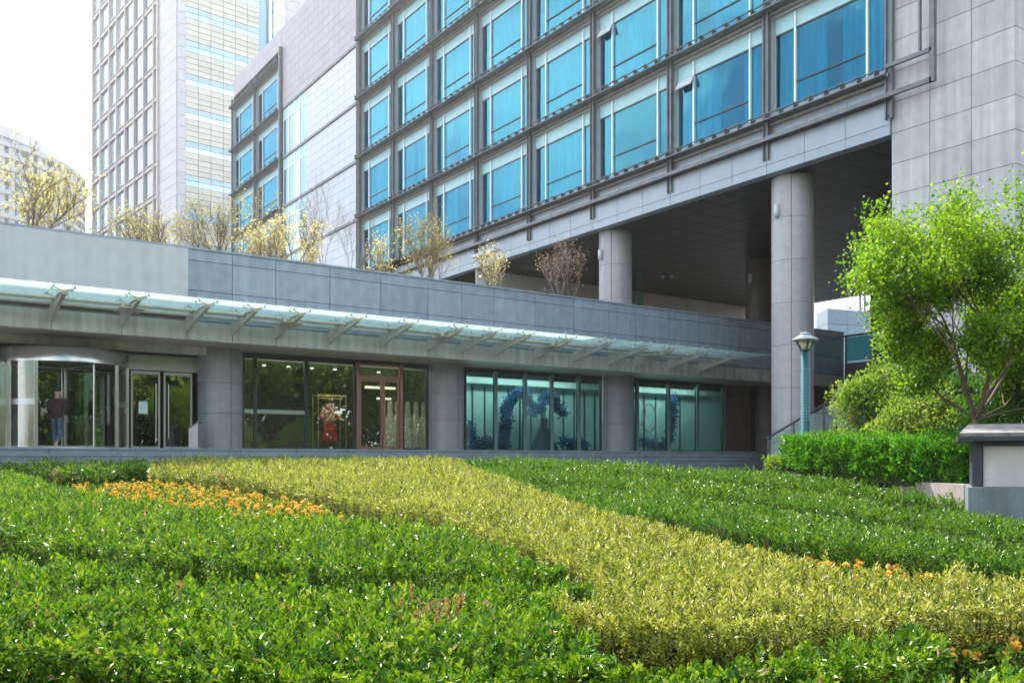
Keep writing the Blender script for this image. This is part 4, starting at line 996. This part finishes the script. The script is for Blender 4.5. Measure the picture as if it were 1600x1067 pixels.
# shrubs
def bush(name, label, cat, cx, s, z0, rx, rs, rz, n, size, m, seed, stems=True):
    rd = random.Random(seed); root = thing(name, label, cat, cw(cx, s, z0)); lob = []
    for k in range(60):
        u = rd.uniform(0, 2*math.pi); w_ = rd.uniform(.15, 1)**.5; e = rd.uniform(.05, .95); q = math.sqrt(max(0, 1-e*e))
        lob.append((cx+rx*q*w_*math.cos(u), s+rs*q*w_*math.sin(u), z0+rz*e*rd.uniform(.8, 1.1), rd.uniform(.18, .36)))
    j = RNG.integers(0, len(lob), n); lo = np.array(lob)[j]; dv = unit(RNG.normal(size=(n, 3)))*(RNG.random(n)[:, None]**.35)
    C = to_world(lo[:, 0]+dv[:, 0]*lo[:, 3]*1.25, lo[:, 1]+dv[:, 1]*lo[:, 3]*1.25, lo[:, 2]+dv[:, 2]*lo[:, 3]); D = unit(dv+RNG.normal(size=(n, 3))*.5+np.array([[0, 0, .4]]))
    L_ = size*(.6+.8*RNG.random(n)); V, Fs = leaves(C, D, L_, L_*.6, .15); cl = RNG.random(len(lob))
    npmesh('foliage', V, Fs, np.repeat(np.clip(cl[j]*.45+RNG.random(n)*.55, 0, 1), 2), m, root)
    sb_ = MB()
    for (a, b_, c_, r_) in lob: sb_.tube(cw(cx+rd.gauss(0, .1), s+rd.gauss(0, .1), z0), cw(a, b_, c_), .014, .005, n=4, caps=False)
    sb_.build('bare_twigs', 'twig', root); return root
def sh(px, py0, s): return (px-CX)/F*s, s
bush('shrub', 'loose yellow green shrub with reddish tips behind the left part of the trimmed hedge', 'shrub', *sh(1378, 0, 17.4), -.3, 1.2, .9, 2.0, 24000, .055, 'leafshrub', 21)
bush('shrub', 'loose pale green shrub directly left of the maple trunk behind the trimmed hedge', 'shrub', *sh(1452, 0, 15.6), -.3, 1.0, .8, 1.45, 18000, .05, 'leafshrub', 22)
bush('shrub', 'dark green shrub to the right of the maple trunk behind the stone box', 'shrub', *sh(1590, 0, 15.0), -.3, 1.25, 1.0, 1.7, 14000, .06, 'leafdark', 23)
bush('shrub', 'green leafy shrub under the maple at the right end of the trimmed hedge', 'shrub', *sh(1480, 0, 13.6), -.4, .5, .5, .75, 2600, .05, 'leafhedge', 24)
bush('shrub', 'tall deep green shrub farther back between the maple and the hotel pier', 'shrub', *sh(1520, 0, 19.0), -.3, 1.9, 1.2, 2.3, 16000, .07, 'leafdark', 25)
# roof garden trees
def roof_tree(px, top, Y, label, lm, n, size, h_spread=.75, seed=1, bare=False, name='small_tree', m='barkpale', wide=1.0, lv=3, width=None, lean=0.0):
    X = XonY(px, Y); s = dep(X, Y); zb = 4.65; zt_ = (HZ-top)/F*s; H = zt_-zb
    root = thing(name, label, 'tree', (X, Y, zb), 'trees on the podium roof')
    L0 = H*.36
    tb, tips = branch_tree((X, Y, zb), [(Vector((lean, 0, 1)), L0*.8, .045+.010*H), (Vector((lean+.5, .2, 1)), L0*.9, .035), (Vector((lean-.5, -.2, 1)), L0*.9, .035)], 1, lv, h_spread, .05, .14, .22, .72, (3, 4), seed)
    # rescale height to the wanted top
    zmx = sorted(t[0].z for t in tips)[int(len(tips)*.93)]; k = H/(zmx-zb)
    wv = sorted(max(abs(t[0].x-X), abs(t[0].y-Y)) for t in tips)[int(len(tips)*.85)]; kw = k if width is None else width/wv
    f = lambda p: (X+(p[0]-X)*kw, Y+(p[1]-Y)*kw, zb+(p[2]-zb)*k)
    tb.v = [f(p) for p in tb.v]; tips = [(Vector(f(t[0])), t[1]) for t in tips]
    tb.build('trunk', m, root)
    if n: V, Fs, rn = tip_leaves(tips, int(n*.7), size*.68, .09, .7); npmesh('crown', V, Fs, rn, lm, root)
    return root
roof_tree(30, 245, 30.5, 'golden leaved tree on the podium roof at the far left edge', 'leafgold', 5200, .11, seed=31, width=1.9, lv=4)
roof_tree(215, 335, 32, 'sparse bronze tree on the podium roof below the tower corner', 'leafolive', 1500, .09, seed=32, width=1.5)
roof_tree(245, 340, 31, 'thin nearly bare tree with pale gold leaves in front of the tower', 'leafgold', 900, .09, seed=39, width=1.2)
roof_tree(362, 312, 31, 'wide olive twiggy tree on the podium roof in front of the far window bays', 'leafolive', 2400, .085, seed=33, width=1.7, lv=4)
roof_tree(440, 352, 29.5, 'low tree with dense cream blossom on the podium roof', 'blossomcream', 3600, .11, seed=34, width=1.0)
roof_tree(516, 310, 31, 'bare branching tree on the podium roof before the white tiled wall', 'leafolive', 160, .07, seed=35, width=1.25, lv=4)
roof_tree(608, 375, 29.5, 'small yellow green blossoming tree beside the round twiggy one', 'leafgold', 1300, .09, seed=36, width=.75)
roof_tree(672, 352, 29.5, 'round twiggy tree with fine olive leaves on the podium roof', 'leafolive', 3000, .075, seed=37, width=1.25, lv=4)
roof_tree(775, 392, 28.6, 'crooked small tree with creamy blossom clusters leaning over the parapet', 'blossomcream', 900, .11, seed=38, width=.85, lean=-.3)
roof_tree(884, 388, 28.4, 'small pink blossoming cherry tree beside the column on the parapet', 'blossompink', 1300, .10, seed=40, width=.85)
# park trees behind the viewpoint (seen mirrored in the shop glass)
pt = None
for i, (x, y, h) in enumerate(((4, -13, 9), (10, -10, 7.5), (16, -14, 9.5), (22, -11, 8), (28, -14, 9), (34, -11, 8), (41, -14, 9), (49, -12, 9), (-3, -11, 8))):
    if pt is None:
        pt = thing('park_tree', 'leafy street tree of the row facing the shopfront, mirrored in its glass', 'tree', (x, y, -1.6), 'trees mirrored in the shop glass')
        tb, tips = branch_tree((x, y, -1.6), [(Vector((0, 0, 1)), 2.6, .16)], 1, 4, .8, .05, .12, .2, .72, (3, 4), 51)
        tb.build('trunk', 'bark', pt); V, Fs, rn = tip_leaves(tips, 12000, .26, .55, .8, flat=-.5); npmesh('crown', V, Fs, rn, 'leafpark', pt); o = pt
    else:
        o = pt.copy(); COL.objects.link(o)
        for ch in pt.children: c = ch.copy(); COL.objects.link(c); c.parent = o
    o.location = (x, y, -1.6); o.rotation_euler = (0, 0, i*1.3); o.scale = (h/5.6,)*3
nw = 26000; xx = RNG.uniform(-25, 75, nw); zz_ = RNG.random(nw)**.8*(6.0+1.2*np.sin(xx*.7)+.8*np.sin(xx*1.9))-1.6
V, Fs = leaves(np.stack([xx, -19+RNG.normal(size=nw)*1.2, zz_], 1), unit(RNG.normal(size=(nw, 3))), np.full(nw, .55), np.full(nw, .42))
npmesh('park_thicket', V, Fs, np.repeat(RNG.random(nw), 2), 'leafpark', kind='stuff')
# ------------------------------------------------------------------ shop contents
def flowers(mb_pts, n, size, sig, root, m='bluefl', part='blossoms'):
    T = np.array(mb_pts); j = RNG.integers(0, len(T), n); C = T[j]+RNG.normal(size=(n, 3))*sig
    D = unit(RNG.normal(size=(n, 3))); L_ = size*(.6+.8*RNG.random(n)); V, Fs = leaves(C, D, L_, L_*.9, .1); cl = RNG.random(len(T))
    npmesh(part, V, Fs, np.repeat(np.clip(cl[j]*.6+RNG.random(n)*.4, 0, 1), 2), m, root)
def disp(px, py, Y): X = XonY(px, Y); s = dep(X, Y); return Vector((X, Y, (HZ-py)/F*s))
def flower_arch(label, pts, Y, n, sig=.10, cat='flower display', base=None):
    P_ = [];
    for (a, b_) in zip(pts[:-1], pts[1:]):
        m_ = max(2, int(math.dist(a, b_)/3))
        for k in range(m_): t = k/m_; P_.append(disp(a[0]+(b_[0]-a[0])*t, a[1]+(b_[1]-a[1])*t, Y))
    root = thing('flower_display', label, cat, (P_[0].x, Y, ZFL), 'blue flower displays in the window')
    fm = MB().poly([disp(a[0], a[1], Y) for a in pts], .015, 5); fm.build('wire_frame', 'steel', root)
    flowers([tuple(p) for p in P_], n, .09, sig, root)
flower_arch('arch of blue flowers left of the navy gown, climbing to its top', [(788,700),(786,680),(792,655),(790,640),(800,622),(812,612),(822,618),(830,632)], 29.9, 2600, .11)
flower_arch('blue flower garland arching above the navy gown on its right', [(828,645),(840,640),(848,628),(855,618),(866,622),(874,640),(884,650)], 29.9, 1700, .10)
flower_arch('low bank of blue and white flowers at the left end of the display window', [(732,665),(736,690),(742,697),(760,692),(776,694),(790,696)], 29.8, 1700, .12)
flower_arch('low bank of blue flowers at the right end of the first display window', [(880,690),(890,694),(905,692),(918,698)], 29.8, 900, .10)
flower_arch('tall column of blue flowers beside the copper rings', [(1052,622),(1052,650),(1046,680),(1040,698),(1020,694),(1002,690)], 29.9, 2000, .11)
g = thing('gown_mannequin', 'mannequin in a wide floor length navy gown amid blue flowers', 'mannequin', disp(850, 700, 30.1))
gc = disp(850, 702, 30.1); hz = lambda y: disp(850, y, 30.1).z-gc.z
def folds(mb, c, prof, n=48, k=14, amp=.05):
    vs = []
    for (r_, z_) in prof:
        for i in range(n): t = 2*math.pi*i/n; q = r_*(1+amp*math.sin(k*t+z_)*min(1, r_*2)); vs.append((c[0]+q*math.cos(t), c[1]+q*math.sin(t)*.8, c[2]+z_))
    mb.add(vs, [(j*n+i, j*n+(i+1) % n, (j+1)*n+(i+1) % n, (j+1)*n+i) for j in range(len(prof)-1) for i in range(n)], .5, True); return mb
gb = Vector((gc.x, gc.y, ZFL+.02))
folds(MB(), gb, [(.68, 0), (.62, .08), (.44, .45), (.28, .8), (.16, 1.02), (.14, 1.08), (.18, 1.25), (.17, 1.36), (.02, 1.38)]).build('gown', 'bluegown', g)
MB().lathe(gb, [(.05, 1.36), (.045, 1.46), (.06, 1.50), (.085, 1.58), (.08, 1.66), (.04, 1.72), (.001, 1.73)], 16).tube(gb+Vector((-.19, 0, 1.33)), gb+Vector((-.26, -.05, 1.02)), .045, .03).tube(gb+Vector((.19, 0, 1.33)), gb+Vector((.26, -.05, 1.02)), .045, .03).build('figure', 'gown', g)
def torus(mb, c, rx, rz, t, n=40):
    pts = [Vector((c.x+rx*math.cos(2*math.pi*i/n), c.y, c.z+rz*math.sin(2*math.pi*i/n))) for i in range(n+1)]; return mb.poly(pts, t, 6)
o = thing('ring_decoration', 'two large interlinked copper rings hanging in the right display window', 'decoration', disp(1012, 652, 30.0))
torus(MB(), disp(1014, 653, 29.95), .44, .62, .022).build('ring', 'rose', o); torus(MB(), disp(1000, 644, 30.05), .32, .58, .022).build('ring', 'rose', o)
# red dress on brass stand
o = thing('garment_stand', 'brass rectangular garment stand in the shop window', 'stand', disp(515, 702, 30.0))
xa_, xb_ = XonY(494, 30.0), XonY(537, 30.0); zt_ = disp(515, 618, 30).z
fb = MB()
for y in (29.8, 30.3):
    for x in (xa_, xb_): fb.tube((x, y, ZFL), (x, y, zt_), .018, n=6)
    fb.tube((xa_, y, zt_), (xb_, y, zt_), .018, n=6)
for x in (xa_, xb_): fb.tube((x, 29.8, zt_), (x, 30.3, zt_), .018, n=6)
fb.tube((xa_+.06, 30.05, zt_-.1), (xb_-.06, 30.05, zt_-.1), .018, n=6); fb.tube((xa_+.06, 30.05, zt_), (xa_+.06, 30.05, zt_-.1), .015, n=6); fb.tube((xb_-.06, 30.05, zt_), (xb_-.06, 30.05, zt_-.1), .015, n=6)
fb.build('frame', 'brass', o)
dc = disp(515, 689, 30.05); o = thing('red_dress', 'red and cream embroidered jacket and long skirt hanging on the brass stand', 'dress', (dc.x, 30.05, dc.z))
base = Vector((dc.x, 30.05, dc.z)); hh_ = disp(515, 631, 30.05).z-dc.z
folds(MB(), base, [(.27, 0), (.25, .2), (.21, hh_*.5), (.17, hh_*.62), (.01, hh_*.63)], amp=.09, k=9).build('skirt', 'dressred', o)
j = folds(MB(), base, [(.25, hh_*.55), (.20, hh_*.68), (.22, hh_*.88), (.17, hh_*.96), (.06, hh_), (.05, hh_*1.02)], amp=.04, k=7)
for sx in (-1, 1): j.tube(base+Vector((sx*.19, 0, hh_*.93)), base+Vector((sx*.33, -.05, hh_*.62)), .065, .09, n=10)
j.build('jacket', 'dress', o)
MB().tube(base+Vector((-.17, 0, hh_*.99)), base+Vector((.17, 0, hh_*.99)), .012, n=5).tube(base+Vector((0, 0, hh_)), Vector((base.x, 30.05, zt_-.1)), .006, n=4).build('hanger', 'brass', o)
# bridal gowns on a rail
o = thing('clothes_rail', 'dark wall rail carrying white bridal gowns beside the copper door', 'rail', disp(650, 630, 31.6))
r0, r1 = disp(612, 622, 31.6), disp(668, 622, 31.6); MB().tube((r0.x, 31.6, r0.z), (r1.x+.3, 31.6, r0.z), .02, n=6).tube((r0.x, 31.6, r0.z), (r0.x, 31.6, ZFL), .02, n=6).tube((r1.x+.3, 31.6, r0.z), (r1.x+.3, 31.6, ZFL), .02, n=6).build('bar', 'steel', o)
labs = ['leftmost white bridal gown seen through the copper door', 'white bridal gown behind the right edge of the copper door', 'white bridal gown just right of the copper door frame', 'white bridal gown half way between copper door and column', 'rightmost white bridal gown, next to the granite column']
for i, px in enumerate((609, 621, 637, 650, 662)):
    c = disp(px, 0, 31.6); c.z = ZFL+.12; h = r0.z-c.z-.12
    o = thing('bridal_gown', labs[i], 'gown', c, 'bridal gowns on the rail')
    folds(MB(), c, [(.34, 0), (.30, h*.3), (.20, h*.6), (.10, h*.78), (.12, h*.9), (.08, h), (.01, h+.01)], amp=.08, k=11).build('skirt', 'gown', o)
    MB().tube(c+Vector((-.12, 0, h)), c+Vector((.12, 0, h)), .012, n=5).tube(c+Vector((0, 0, h)), c+Vector((0, 0, h+.13)), .007, n=4).build('hanger', 'steel', o)
# slanted sign stand near the first column
c = P(302, 700, 27.3); c.z = ZFL
o = thing('sign_stand', 'narrow brushed metal sign stand with slanted top beside the first column', 'sign stand', c)
b = MB(); pr = [(-.14, 0), (.14, 0), (.14, .80), (-.14, .62)]
vv = [c+cw(p[0], 0, p[1]) for p in pr]+[c+cw(p[0], .30, p[1]) for p in pr]
b.add(vv, [(0, 1, 2, 3), (7, 6, 5, 4), (0, 4, 5, 1), (1, 5, 6, 2), (3, 2, 6, 7), (0, 3, 7, 4)]); b.build('body', 'signmetal', o)
b = MB(); q = c+cw(-.17, -.02, .615); b.obox(q, cw(.35, 0, .225), cw(0, .34), (0, 0, .03)); b.build('top_plate', 'steel', o)
# ------------------------------------------------------------------ person
pc = P(89, 700, 25.6); pc.z = ZFL
per = thing('person', 'person in dark maroon sweater and patterned blue jeans walking into the revolving door', 'person', pc)
fw = cw(0, 1).normalized(); rt_ = cw(1, 0).normalized()
def pt3(x, f, z): return pc+rt_*x+fw*f+Vector((0, 0, z))
def skin(name, chains, m, parent, sub=1):
    vs, es, rs = [], [], []; idx = {}
    def vid(p, r_):
        key = tuple(round(a, 4) for a in p)
        if key not in idx: idx[key] = len(vs); vs.append(pt3(*p)-WPOS[parent.name]); rs.append(r_)
        return idx[key]
    for ch in chains:
        ids = [vid(p, r_) for p, r_ in ch]; es += list(zip(ids[:-1], ids[1:]))
    me = bpy.data.meshes.new(name); me.from_pydata(vs, es, []); o = bpy.data.objects.new(name, me); COL.objects.link(o); o.parent = parent
    md = o.modifiers.new('skin', 'SKIN'); md.use_smooth_shade = True
    for i, r_ in enumerate(rs): sv = me.skin_vertices[0].data[i]; sv.radius = (r_, r_); sv.use_root = (i == 0)
    sm_ = o.modifiers.new('sub', 'SUBSURF'); sm_.levels = sub; sm_.render_levels = sub
    me.materials.append(M[m]); reg(o, parent, (0, 0, 0)); return o
hip = ((0, 0, .92), .11)
body = [[hip, ((0, 0, 1.12), .10), ((0, .02, 1.32), .115), ((0, .02, 1.43), .07), ((0, .03, 1.50), .06), ((0, .04, 1.57), .092), ((0, .045, 1.65), .108), ((0, .04, 1.73), .085)]]
for sx, f1 in ((-1, .06), (1, -.06)):
    body.append([((0, .02, 1.32), .13), ((sx*.17, .02, 1.37), .062), ((sx*.24, f1*.3-.02, 1.12), .045), ((sx*.21, .10, .93), .033), ((sx*.20, .14, .87), .03)])
    for k in range(4): body.append([((sx*.20, .14, .87), .03), ((sx*(.185+.012*k), .16+.01*k, .80), .010), ((sx*(.18+.012*k), .17+.012*k, .755+.006*abs(k-1)), .009)])
    body.append([((sx*.20, .14, .87), .03), ((sx*.17, .17, .83), .011), ((sx*.155, .185, .80), .010)])
legl = [hip, ((-.09, .02, .86), .095), ((-.10, .10, .48), .062), ((-.10, .08, .10), .042), ((-.10, .22, .045), .035)]
legr = [hip, ((.09, 0, .86), .095), ((.10, .03, .48), .062), ((.11, -.26, .16), .042), ((.11, -.24, .03), .035)]
body += [legl, legr]
bo = skin('body', body, 'skin', per, 2)
skin('sweater', [[((0, 0, .80), .165), ((0, 0, .96), .18), ((0, 0, 1.15), .175), ((0, .02, 1.33), .18), ((0, .02, 1.44), .095)]]+[[((0, .02, 1.33), .18), ((sx*.175, .02, 1.375), .080), ((sx*.245, f1*.3-.02, 1.12), .062), ((sx*.213, .09, .95), .046)] for sx, f1 in ((-1, .06), (1, -.06))], 'sweater', per, 2)
skin('jeans', [[((0, 0, .95), .135), ((-.095, .02, .85), .11), ((-.10, .10, .48), .078), ((-.10, .085, .12), .062)], [((0, 0, .95), .135), ((.095, 0, .85), .11), ((.10, .03, .48), .078), ((.11, -.25, .18), .060)]], 'jeans', per, 2)
skin('shoe', [[((-.10, .06, .07), .05), ((-.10, .16, .05), .048), ((-.10, .26, .045), .038)]], 'shoe', per, 1)
skin('shoe', [[((.11, -.28, .15), .05), ((.11, -.27, .08), .05), ((.11, -.24, .0), .04)]], 'shoe', per, 1)
skin('hair', [[((0, .02, 1.60), .085), ((0, .025, 1.68), .122), ((0, .035, 1.755), .10)]], 'hair', per, 2)
# remove unused window prototypes
for k, o in protos.items():
    if k not in used:
        for ch in list(o.children): bpy.data.objects.remove(ch)
        bpy.data.objects.remove(o)
# ------------------------------------------------------------------ haze
HAZE = .0004
if HAZE:
    hb = MB(); hb.box(-330, 330, -60, 620, -3, 96)
    m, nt, out = newmat('haze'); pv = N(nt, 'ShaderNodeVolumePrincipled'); pv.inputs['Color'].default_value = (.96, .98, 1, 1); pv.inputs['Density'].default_value = HAZE
    pv.inputs['Anisotropy'].default_value = .72
    nt.links.new(pv.outputs[0], out.inputs['Volume']); ho = hb.build('haze', m, kind='stuff')
# ------------------------------------------------------------------ light, sky, camera
sd = Vector((.18, .80, 1.0)).normalized(); el = math.asin(sd.z); az_ = math.atan2(sd.x, sd.y)
sl = bpy.data.lights.new('sun', 'SUN'); sl.energy = 4.4; sl.angle = R(.5); sl.color = (1, .93, .80)
so = bpy.data.objects.new('sun', sl); COL.objects.link(so); so.rotation_euler = sd.to_track_quat('Z', 'Y').to_euler(); so.location = (0, 0, 60)
w = bpy.data.worlds.new('World'); sc.world = w; w.use_nodes = True; nt = w.node_tree; nt.nodes.clear()
out = nt.nodes.new('ShaderNodeOutputWorld'); bgn = nt.nodes.new('ShaderNodeBackground'); bgn.inputs[1].default_value = .145
sky = nt.nodes.new('ShaderNodeTexSky'); sky.sky_type = 'NISHITA'; sky.sun_disc = False; sky.sun_elevation = el; sky.sun_rotation = az_
sky.air_density = 1.2; sky.dust_density = 2.0; sky.ozone_density = 1.5
tc = nt.nodes.new('ShaderNodeTexCoord'); mp = nt.nodes.new('ShaderNodeMapping'); mp.inputs['Scale'].default_value = (1, 1, 2.2)
no = nt.nodes.new('ShaderNodeTexNoise'); no.inputs['Scale'].default_value = 2.6; no.inputs['Detail'].default_value = 7
cr = nt.nodes.new('ShaderNodeValToRGB'); cr.color_ramp.elements[0].position = .46; cr.color_ramp.elements[1].position = .62
mx = nt.nodes.new('ShaderNodeMix'); mx.data_type = 'RGBA'; mx.inputs[7].default_value = (8.5, 8.8, 9.2, 1)
L = nt.links.new
L(tc.outputs['Generated'], mp.inputs[0]); L(mp.outputs[0], no.inputs[0]); L(no.outputs[0], cr.inputs[0]); L(cr.outputs[0], mx.inputs[0]); L(sky.outputs[0], mx.inputs[6]); L(mx.outputs[2], bgn.inputs[0]); L(bgn.outputs[0], out.inputs[0])
cam = bpy.data.cameras.new('camera'); co = bpy.data.objects.new('camera', cam); COL.objects.link(co); sc.camera = co
co.location = (0, 0, 0); co.rotation_euler = (R(90), 0, -TH); cam.sensor_width = 36; cam.lens = F/1600*36; cam.shift_y = (HZ-533.5)/1600
cam.clip_start = .1; cam.clip_end = 2000
sc.view_settings.view_transform = 'Standard'; sc.view_settings.look = 'None'; sc.view_settings.gamma = 1; sc.view_settings.exposure = 1.35
sc.cycles.transparent_max_bounces = 24; sc.cycles.max_bounces = 8; sc.cycles.volume_bounces = 0
sc.cycles.sample_clamp_indirect = 6
